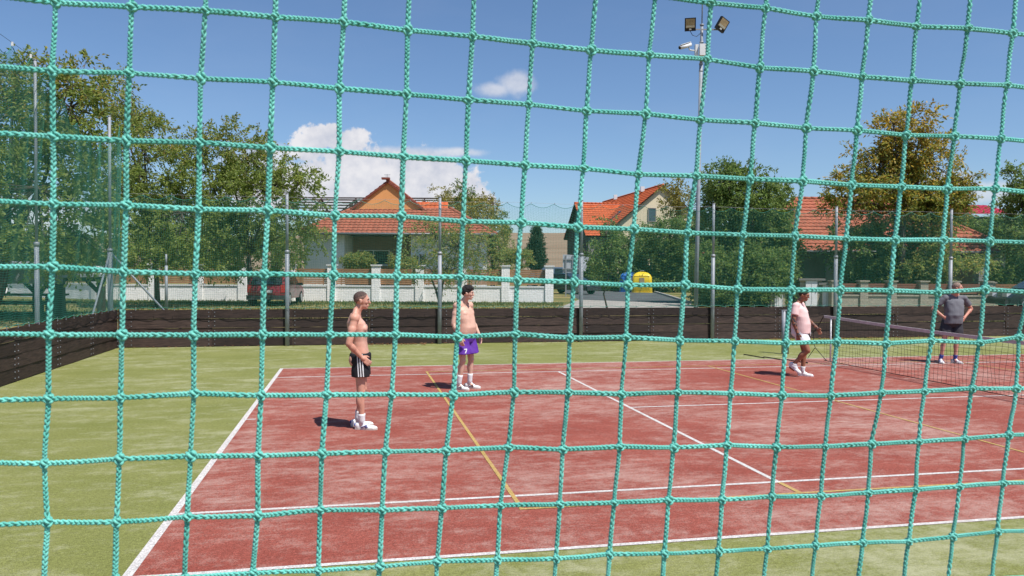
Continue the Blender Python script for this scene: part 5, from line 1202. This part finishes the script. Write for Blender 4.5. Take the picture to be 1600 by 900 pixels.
def person(label, loc, yaw, H_, J, skin, skin_col, bellyx=0., bellyy=0., head_yaw=0., head_pitch=0., tanseg=(), hands=None, chest=1., fat=1., legfat=1., armfat=1., ink=None):
    """J: joints in metres for a 1.78 m figure facing +x (y to the left). Returns root, scaled joints and head frame"""
    k_ = H_/1.78; root = thing('person', label, 'person', loc, yaw)
    J = {a: V3(*b)*k_ for a, b in J.items()}; mb = MB()
    hip = (J['hipL']+J['hipR'])/2; sh = (J['shL']+J['shR'])/2; nk = J['neck']
    def sec(t, rx, ry, ox=0., dz=0.):                       # t 0 hip .. 1 shoulder line
        c = hip+(sh-hip)*t; return (c[0]+ox*k_, c[1], c[2]+dz*k_, rx*k_, ry*k_)
    bx, by = bellyx, bellyy
    secs = [sec(-.17, .060, .10), sec(-.10, .105*fat, .150*fat), sec(0, .122*fat+bx*.2, .170*fat+by*.3, bx*.2), sec(.13, .118*fat+bx*.6, .163*fat+by*.8, bx*.5), sec(.28, .108*fat+bx, .150*fat+by, .004+bx*.75), sec(.42, .108*fat+bx*.8, .150*fat+by*.8, .004+bx*.6),
            sec(.58, .115*fat*chest+bx*.35, .160*fat*chest+by*.3, .006+bx*.25), sec(.74, .122*fat*chest, .172*chest, .006), sec(.88, .112*chest, .172*chest, 0), sec(.98, .088, .150, -.006), sec(1.07, .066, .095, -.002), sec(1.12, .058, .066, .004)]
    mb.loft(secs)
    up_ = unit(sh-hip)
    for s, n in ((1, 'L'), (-1, 'R')):
        a, e, w = J['sh'+n], J['el'+n], J['wr'+n]
        mb.ell(a+V3(0, 0, .005)*k_, (.060*k_*armfat, .060*k_*armfat, .066*k_)); mb.cap(a, e, .049*k_*armfat, .040*k_*armfat); mb.ell(a+(e-a)*.42, (.053*k_*armfat, .051*k_*armfat, .075*k_), Matrix(np.array(Vector(e-a).to_track_quat('Z', 'Y').to_matrix()).tolist()))
        mb.cap(e, w, .040*k_*armfat, .026*k_*armfat); mb.ell(e+(w-e)*.28, (.044*k_*armfat, .042*k_*armfat, .075*k_), Matrix(np.array(Vector(w-e).to_track_quat('Z', 'Y').to_matrix()).tolist()))
        mb.cap((a+sh*1.6+nk*.4)/3, a, .060*k_, .055*k_)                       # trapezius / shoulder yoke
        c = hip+(sh-hip)*.74; mb.ell(V3(c[0]+.085*k_*chest, c[1]+s*.078*k_, c[2]), (.048*k_, .074*k_, .055*k_))      # chest
        h_, kn, an = J['hip'+n], J['kn'+n], J['an'+n]
        mb.cap(h_, kn, .086*k_*legfat, .052*k_*legfat, 16); mb.ell(h_+(kn-h_)*.30, (.088*k_*legfat, .083*k_*legfat, .16*k_), Matrix(np.array(Vector(kn-h_).to_track_quat('Z', 'Y').to_matrix()).tolist()))
        mb.cap(kn, an, .050*k_*legfat, .034*k_, 14); cf = kn+(an-kn)*.30; bk = unit(np.cross(np.cross(unit(an-kn), V3(1, 0, 0)), unit(an-kn))); mb.ell(cf-bk*.018*k_, (.050*k_*legfat, .048*k_*legfat, .105*k_), Matrix(np.array(Vector(an-kn).to_track_quat('Z', 'Y').to_matrix()).tolist()))
        mb.ell(kn+bk*.018*k_, (.042*k_, .044*k_, .050*k_)); mb.cap(an, an+V3(.06, 0, -.045)*k_, .036*k_, .032*k_)
        mb.ell(hip+V3(-.065, s*.075, -.03)*k_, (.085*k_, .085*k_, .095*k_))     # glutes
        if hands: hand(mb, w, *hands[n])
    mb.cap(sh+(nk-sh)*.2, nk, .062*k_, .056*k_); mb.cap(nk, J['head']+V3(-.012, 0, -.05)*k_, .056*k_, .052*k_)
    mb.cap((sh+nk)/2+V3(-.01, .06, 0)*k_, nk+V3(-.015, .025, .01)*k_, .045*k_, .035*k_); mb.cap((sh+nk)/2+V3(-.01, -.06, 0)*k_, nk+V3(-.015, -.025, .01)*k_, .045*k_, .035*k_)
    f_, M3 = head(mb, J['head'], head_yaw, head_pitch, k_)
    body = remesh(mb, 'body', skin, root, .0075, 3)
    n = len(body.data.vertices); co = np.empty(n*3, np.float32); body.data.vertices.foreach_get('co', co); co = co.reshape(-1, 3)
    def near(segs, rad):
        v = np.zeros(n)
        for a, b, wgt in segs:
            a = J[a] if isinstance(a, str) else V3(*a)*k_; b = J[b] if isinstance(b, str) else V3(*b)*k_
            t = np.clip(((co-a)@(b-a))/((b-a)@(b-a)), 0, 1); dd = np.linalg.norm(co-(a+t[:, None]*(b-a)), axis=1); v = np.maximum(v, wgt*np.clip(1.6-dd/(rad*k_), 0, 1))
        return v
    at = body.data.attributes.new('tan', 'FLOAT', 'POINT'); at.data.foreach_set('value', near(tanseg, .11).astype(np.float32))
    if ink: at = body.data.attributes.new('ink', 'FLOAT', 'POINT'); at.data.foreach_set('value', near(ink, .08).astype(np.float32))
    return root, J, f_, M3, k_, hip, sh
def shorts(root, J, k_, hip, m, length=.55, flare=1.2, top=.10, fold=.003, bellyx=0., fat=1., seed=0, legw=.105, band=None):
    """trousers cut at a fraction of the thigh"""
    mb = MB(); mb.loft([(hip[0], hip[1], hip[2]+top*k_, (.126*fat+bellyx)*k_, (.172*fat)*k_), (hip[0]-.005, hip[1], hip[2]+.04*k_, (.138*fat+bellyx*.6)*k_, .182*fat*k_), (hip[0]-.008, hip[1], hip[2]-.05*k_, .142*fat*k_, .190*fat*k_), (hip[0], hip[1], hip[2]-.12*k_, .110*fat*k_, .165*fat*k_)])
    for n, s in (('L', 1), ('R', -1)):
        h_, kn = J['hip'+n], J['kn'+n]; e = h_+(kn-h_)*length; d_ = unit(kn-h_); a = h_+V3(0, s*.006, .02)*k_
        pts = [a, h_+(kn-h_)*length*.33, h_+(kn-h_)*length*.66, e]; mb.tube(pts, [legw*.97*k_, legw*1.02*k_, legw*1.05*flare**.5*k_, legw*flare*k_], 22)
    o = remesh(mb, 'shorts', m, root, .008, 2, fold=fold, seed=seed)
    return o
def shirt(root, J, k_, hip, sh, m, bellyx=0., bellyy=0., fat=1.1, chest=1.05, hem=-.02, sleeve=.62, fold=.003, seed=0, sw=.066):
    mb = MB()
    def sec(t, rx, ry, ox=0.): c = hip+(sh-hip)*t; return (c[0]+ox*k_, c[1], c[2], rx*k_, ry*k_)
    bx, by = bellyx, bellyy
    mb.loft([sec(hem, .140*fat+bx*.55, .180*fat+by*.6, bx*.4), sec(.13, .136*fat+bx*.8, .176*fat+by*.8, bx*.55), sec(.28, .128*fat+bx, .168*fat+by, .004+bx*.75), sec(.42, .126*fat+bx*.8, .170*fat+by*.8, .004+bx*.6), sec(.58, .130*fat*chest+bx*.35, .176*fat*chest+by*.3, .006+bx*.25), sec(.74, .136*fat*chest, .186*chest, .008), sec(.88, .124*chest, .184*chest, 0), sec(.98, .098, .160, -.006), sec(1.06, .076, .110, -.004), sec(1.10, .070, .082, .0)])
    nk = J['neck']
    for n, s in (('L', 1), ('R', -1)):
        a, e = J['sh'+n], J['el'+n]; q = a+(e-a)*sleeve
        mb.ell(a, (.074*k_, .074*k_, .074*k_)); mb.tube([a-(e-a)*.05, a+(e-a)*sleeve*.5, q], [.068*k_, sw*k_, sw*1.04*k_], 18); mb.cap((a+sh*2)/3+V3(0, 0, .012)*k_, a, .070*k_, .066*k_)
        c = hip+(sh-hip)*.74; mb.ell(V3(c[0]+.090*k_*chest, c[1]+s*.078*k_, c[2]), (.052*k_, .078*k_, .06*k_))
    return remesh(mb, 'shirt', m, root, .008, 3, fold=fold, seed=seed)

M_SHOEW = mat('white_shoe', (.72, .72, .72), .55); M_SOLE = mat('pale_sole', (.60, .56, .50), .7); M_BLUE = mat('blue_trim', (.03, .05, .28), .5); M_SOCK = mat('white_sock', (.72, .72, .73), .9, bump=.3, bscale=200)
M_BLKTRIM = mat('black_trim', (.02, .02, .025), .6)
def hairm(name, c): return mat(name, c, .6, var=.35, vscale=60, bump=.6, bscale=180)
# --- man 1: bare chest, black shorts with three white stripes, hands on his hips
def man1():
    g = onZ(566, 669); J = dict(hipL=(.0, .095, .93), hipR=(.0, -.095, .93), knL=(.02, .115, .50), knR=(.005, -.10, .50), anL=(-.045, .15, .088), anR=(.02, -.08, .088), shL=(-.065, .185, 1.44), shR=(-.07, -.185, 1.44), neck=(-.045, 0, 1.54), head=(.012, 0, 1.665),
             elL=(-.16, .30, 1.16), elR=(-.135, -.275, 1.13), wrL=(.0, .215, .985), wrR=(.015, -.205, .955))
    sk = skin_mat('skin_man1', (.64, .39, .305), (.56, .285, .205))
    hd = dict(L=(V3(.6, -.1, -.75), V3(-.2, -1, 0), .3, .14, -1), R=(V3(.72, .05, -.62), V3(-.1, 1, -.1), .3, .16, 1))
    root, J, f_, M3, k_, hip, sh = person('shirtless man in black shorts with three white stripes, hand on hip', (g[0]-.02, g[1], 0), R(-3), 1.74, J, sk, None, head_yaw=R(0), head_pitch=R(4), hands=hd, chest=1.06, fat=.98, armfat=1.08, tanseg=[('shL', 'elL', .75), ('elL', 'wrL', 1), ('shR', 'elR', .75), ('elR', 'wrR', 1), ('neck', 'head', .75), ('knL', 'anL', .8), ('knR', 'anR', .8), ('hipL', 'knL', .7), ('hipR', 'knR', .7)])
    hair_cap(root, f_, M3, k_, hairm('stubble_hair', (.19, .105, .080)), .0004, .094, .018, -.060, noise_=.0002)
    hair_cap(root, f_, M3, k_, hairm('buzz_hair', (.085, .050, .040)), .0018, .100, .052, .0, noise_=.0003)
    face_bits(root, f_, M3, k_, (.07, .04, .028))
    s = shorts(root, J, k_, hip, mat('black_jersey', (.014, .014, .017), .75, spec=.3), .56, 1.14, .06, .0028, seed=2, legw=.103)
    for q in (-.030, 0, .030):
        rays = [((hip[0]-.005+q+.02*t, -.6, hip[2]+.055*k_-t*.30*k_), (0, 1, 0)) for t in np.linspace(0, 1, 22)]; decal_strip(s, rays, (1, 0, 0), .013, M_WHITEP)
        rays = [((hip[0]-.005+q+.02*t, .6, hip[2]+.055*k_-t*.30*k_), (0, -1, 0)) for t in np.linspace(0, 1, 22)]; decal_strip(s, rays, (1, 0, 0), .013, M_WHITEP)
    for n in 'LR': shoe(root, J['an'+n], R(4 if n == 'L' else -14), 0, .285, M_SHOEW, M_SOLE, M_BLUE, M_SOCK, .115, J['kn'+n])
man1()
# --- man 2: bare chest, purple shorts with a white 7
def man2():
    g = onZ(727, 608); J = dict(hipL=(.0, .10, .93), hipR=(.0, -.10, .93), knL=(.03, .12, .50), knR=(.02, -.11, .50), anL=(.0, .13, .088), anR=(-.05, -.12, .088), shL=(-.05, .19, 1.43), shR=(-.05, -.19, 1.43), neck=(-.02, 0, 1.525), head=(.045, 0, 1.65),
             elL=(-.035, .265, 1.14), elR=(-.06, -.265, 1.14), wrL=(.10, .275, .91), wrR=(.085, -.265, .91))
    sk = skin_mat('skin_man2', (.62, .40, .31), (.36, .165, .10))
    hd = dict(L=(V3(.28, 0, -.95), V3(-.3, -1, 0), .45, .06, -1), R=(V3(.28, .0, -.95), V3(-.3, 1, 0), .6, .05, 1))
    root, J, f_, M3, k_, hip, sh = person('shirtless dark haired man in purple shorts with a white 7', (g[0], g[1], 0), R(-44), 1.76, J, sk, None, bellyx=.040, bellyy=.02, head_yaw=R(28), head_pitch=R(6), hands=hd, chest=1.08, fat=1.08, armfat=1.1, tanseg=[('elL', 'wrL', .9), ('elR', 'wrR', .9), ('shL', 'elL', .3), ('shR', 'elR', .3), ('head', 'head2' if False else 'head', 0), ('neck', 'head', .95), ('knL', 'anL', 1), ('knR', 'anR', 1), ('hipL', 'knL', .9), ('hipR', 'knR', .9)])
    hair_cap(root, f_, M3, k_, hairm('black_hair', (.012, .010, .010)), .014, .072, .0, -.056, .014, 3, .003)
    hr = random.Random(8); lk = MB()
    for q in range(110):                       # combed locks, longest over the forehead
        ph = hr.gauss(0, 1.1); th0 = hr.uniform(.0, .75); th1 = th0+hr.uniform(.45, .85); th1 = min(th1, 1.25 if abs(ph) < .9 else 1.45); sw = hr.uniform(.1, .5)
        pts = []
        for t in (0, .35, .7, 1):
            th = th0+(th1-th0)*t; p_ = ph+sw*t; ex = .017+.012*math.sin(math.pi*min(1, t+.25))*(1 if abs(ph) < 1 else .6)
            pts.append(f_(-.012+(.097+ex)*math.sin(th)*math.cos(p_), (.078+ex)*math.sin(th)*math.sin(p_), .032+(.088+ex)*math.cos(th)))
        lk.tube(pts, [.004, .008, .007, .002], 5)
    lk.build('hair_locks', hairm('black_hair', (.012, .010, .010)), root, True)['kind'] = 'stuff'
    face_bits(root, f_, M3, k_, (.015, .010, .009))
    mp = mat('purple_shorts', (.105, .028, .30), .6, var=.1, vscale=8); s = shorts(root, J, k_, hip, mp, .74, 1.34, .07, .0045, .02, 1.06, seed=5, legw=.112)
    # the number on the right leg, low at the front, and the white side piping
    bv = BVHTree.FromPolygons([v.co[:] for v in s.data.vertices], [p.vertices[:] for p in s.data.polygons])
    kn, hp = J['knR'], J['hipR']; c = hp+(kn-hp)*.58; dirn = Vector((-.86, .5, 0)).normalized(); right = Vector((.5, .86, 0)).normalized() 
    def quad(p):
        vs = []
        for x, z in p:
            o = Vector(c)-dirn*.5+right*x+Vector((0, 0, z)); h_ = bv.ray_cast(o, dirn)
            if h_[0] is None: return
            vs.append(h_[0]-dirn*.005)
        num.add(vs, [(0, 1, 2, 3)])
    num = MB(); w, hh, tk = .055, .075, .018
    for i in range(6):
        a, b = -w/2+w*i/6, -w/2+w*(i+1)/6; quad([(a, hh/2-tk), (b, hh/2-tk), (b, hh/2), (a, hh/2)])
    for i in range(6):
        t0, t1 = i/6, (i+1)/6; xa = lambda t: w/2-tk*1.1-(w*.52)*t; za = lambda t: hh/2-tk-(hh-tk)*t
        quad([(xa(t1), za(t1)), (xa(t1)+tk*1.15, za(t1)), (xa(t0)+tk*1.15, za(t0)), (xa(t0), za(t0))])
    if num.v: num.build('number', M_WHITEP, s)
    decal_strip(s, [((hip[0]-.02, -.6, hip[2]+.05-t*.32), (0, 1, 0)) for t in np.linspace(0, 1, 20)], (1, 0, 0), .012, M_WHITEP, 'piping'); decal_strip(s, [((hip[0]-.02, .6, hip[2]+.05-t*.32), (0, -1, 0)) for t in np.linspace(0, 1, 20)], (1, 0, 0), .012, M_WHITEP, 'piping')
    MB().tube([J['neck']+V3(-.04, .05, -.0), J['neck']+V3(.045, .045, -.05), J['neck']+V3(.085, 0, -.13), J['neck']+V3(.045, -.045, -.05), J['neck']+V3(-.04, -.05, 0)], .004, 6).build('neck_cord', M_BLKTRIM, root, True)
    for n in 'LR': shoe(root, J['an'+n], R(14 if n == 'L' else 6), 0, .285, M_SHOEW, M_SOLE, M_BLKTRIM, M_SOCK, .17, J['kn'+n])
man2()
# --- man 3: pink T-shirt, white shorts, mid-stride
def man3():
    g = onZ(1252, 588); J = dict(hipL=(.0, .095, .925), hipR=(.0, -.095, .925), knL=(.075, .10, .50), knR=(.17, -.11, .545), anL=(.045, .09, .088), anR=(-.15, -.11, .185), shL=(-.02, .20, 1.44), shR=(-.055, -.20, 1.43), neck=(-.005, 0, 1.53), head=(.07, 0, 1.645),
             elL=(.085, .275, 1.16), elR=(-.075, -.285, 1.135), wrL=(.275, .265, .985), wrR=(.01, -.285, .89))
    sk = skin_mat('skin_man3', (.30, .135, .080), (.27, .115, .068), True)
    hd = dict(L=(V3(.55, 0, -.83), V3(-.2, -1, -.1), .35, .1, -1), R=(V3(.12, 0, -1), V3(-.2, 1, 0), .55, .06, 1))
    root, J, f_, M3, k_, hip, sh = person('tattooed man walking in pale pink T-shirt and white shorts', (g[0]-.03, g[1]+.02, 0), R(-42), 1.70, J, sk, None, bellyx=.035, bellyy=.015, head_yaw=R(-6), head_pitch=R(14), hands=hd, chest=1.06, fat=1.1, legfat=1.12, armfat=1.12, ink=[('elR', 'wrR', 1), ('elL', 'wrL', .8), ((-.065, -.2, 1.3), 'elR', .7)])
    hair_cap(root, f_, M3, k_, hairm('short_black_hair', (.014, .011, .010)), .006, .075, .004, -.055, noise_=.0006)
    face_bits(root, f_, M3, k_, (.014, .010, .008), (.22, .08, .07))
    shirt(root, J, k_, hip, sh, mat('pink_cotton', (.72, .50, .48), .9, var=.04, vscale=6), .040, .018, 1.12, 1.06, -.09, .60, .0035, 3, .074)
    s = shorts(root, J, k_, hip, mat('white_cotton', (.70, .71, .75), .85), .58, 1.20, .06, .004, .02, 1.08, 9, .115)
    MB().tube([(hip[0]+.165, .02, hip[2]+.03), (hip[0]+.19, .03, hip[2]-.03), (hip[0]+.185, .04, hip[2]-.09)], .006, 6).build('drawstring', M_WHITEP, s); MB().tube([(hip[0]+.165, .0, hip[2]+.03), (hip[0]+.195, -.01, hip[2]-.02), (hip[0]+.20, -.01, hip[2]-.06)], .006, 6).build('drawstring', M_WHITEP, s)
    shoe(root, J['anL'], R(2), 0, .285, M_SHOEW, M_SHOEW, None, M_SOCK, .10, J['knL']); shoe(root, J['anR'], R(-4), R(38), .285, M_SHOEW, M_SHOEW, None, M_SOCK, .10, J['knR'])
man3()
# --- man 4: grey T-shirt, dark shorts, hands on hips, looking along the net
def man4():
    g = onZ(1481, 567.5); J = dict(hipL=(.0, .17, .93), hipR=(.0, -.03, .93), knL=(.03, .165, .50), knR=(.025, -.10, .50), anL=(.0, .155, .088), anR=(-.01, -.15, .088), shL=(-.04, .345, 1.43), shR=(-.04, -.065, 1.44), neck=(-.015, .14, 1.535), head=(.05, .155, 1.66),
             elL=(-.13, .55, 1.20), elR=(-.10, -.29, 1.20), wrL=(.03, .335, 1.03), wrR=(.05, -.135, 1.03))
    sk = skin_mat('skin_man4', (.58, .31, .235), (.52, .24, .175))
    hd = dict(L=(V3(.5, -.55, -.65), V3(-.6, -.8, 0), .25, .14, -1), R=(V3(.55, .6, -.6), V3(-.6, .8, 0), .25, .16, 1))
    root, J, f_, M3, k_, hip, sh = person('older man in grey T-shirt with hands on hips beyond the tennis net', (g[0], g[1], 0), R(-104), 1.80, J, sk, None, bellyx=.045, bellyy=.012, head_yaw=R(58), head_pitch=R(-2), hands=hd, chest=1.08, fat=1.06, tanseg=[('neck', 'head', 1), ('elL', 'wrL', .8), ('elR', 'wrR', .8)])
    hair_cap(root, f_, M3, k_, hairm('sandy_grey_hair', (.25, .17, .13)), .005, .090, .006, -.050, noise_=.0008)
    face_bits(root, f_, M3, k_, (.2, .13, .10))
    shirt(root, J, k_, hip, sh, mat('grey_cotton', (.13, .13, .148), .85, var=.06, vscale=7), .048, .014, 1.06, 1.07, -.10, .62, .0035, 6, .072)
    shorts(root, J, k_, hip, mat('charcoal_shorts', (.030, .030, .038), .8), .62, 1.22, .05, .004, .02, 1.04, 12, .110)
    for n in 'LR': shoe(root, J['an'+n], R(20 if n == 'L' else -14), 0, .29, M_SHOEW, M_SOLE, M_BLUE, M_BLUE, .10, J['kn'+n])
man4()
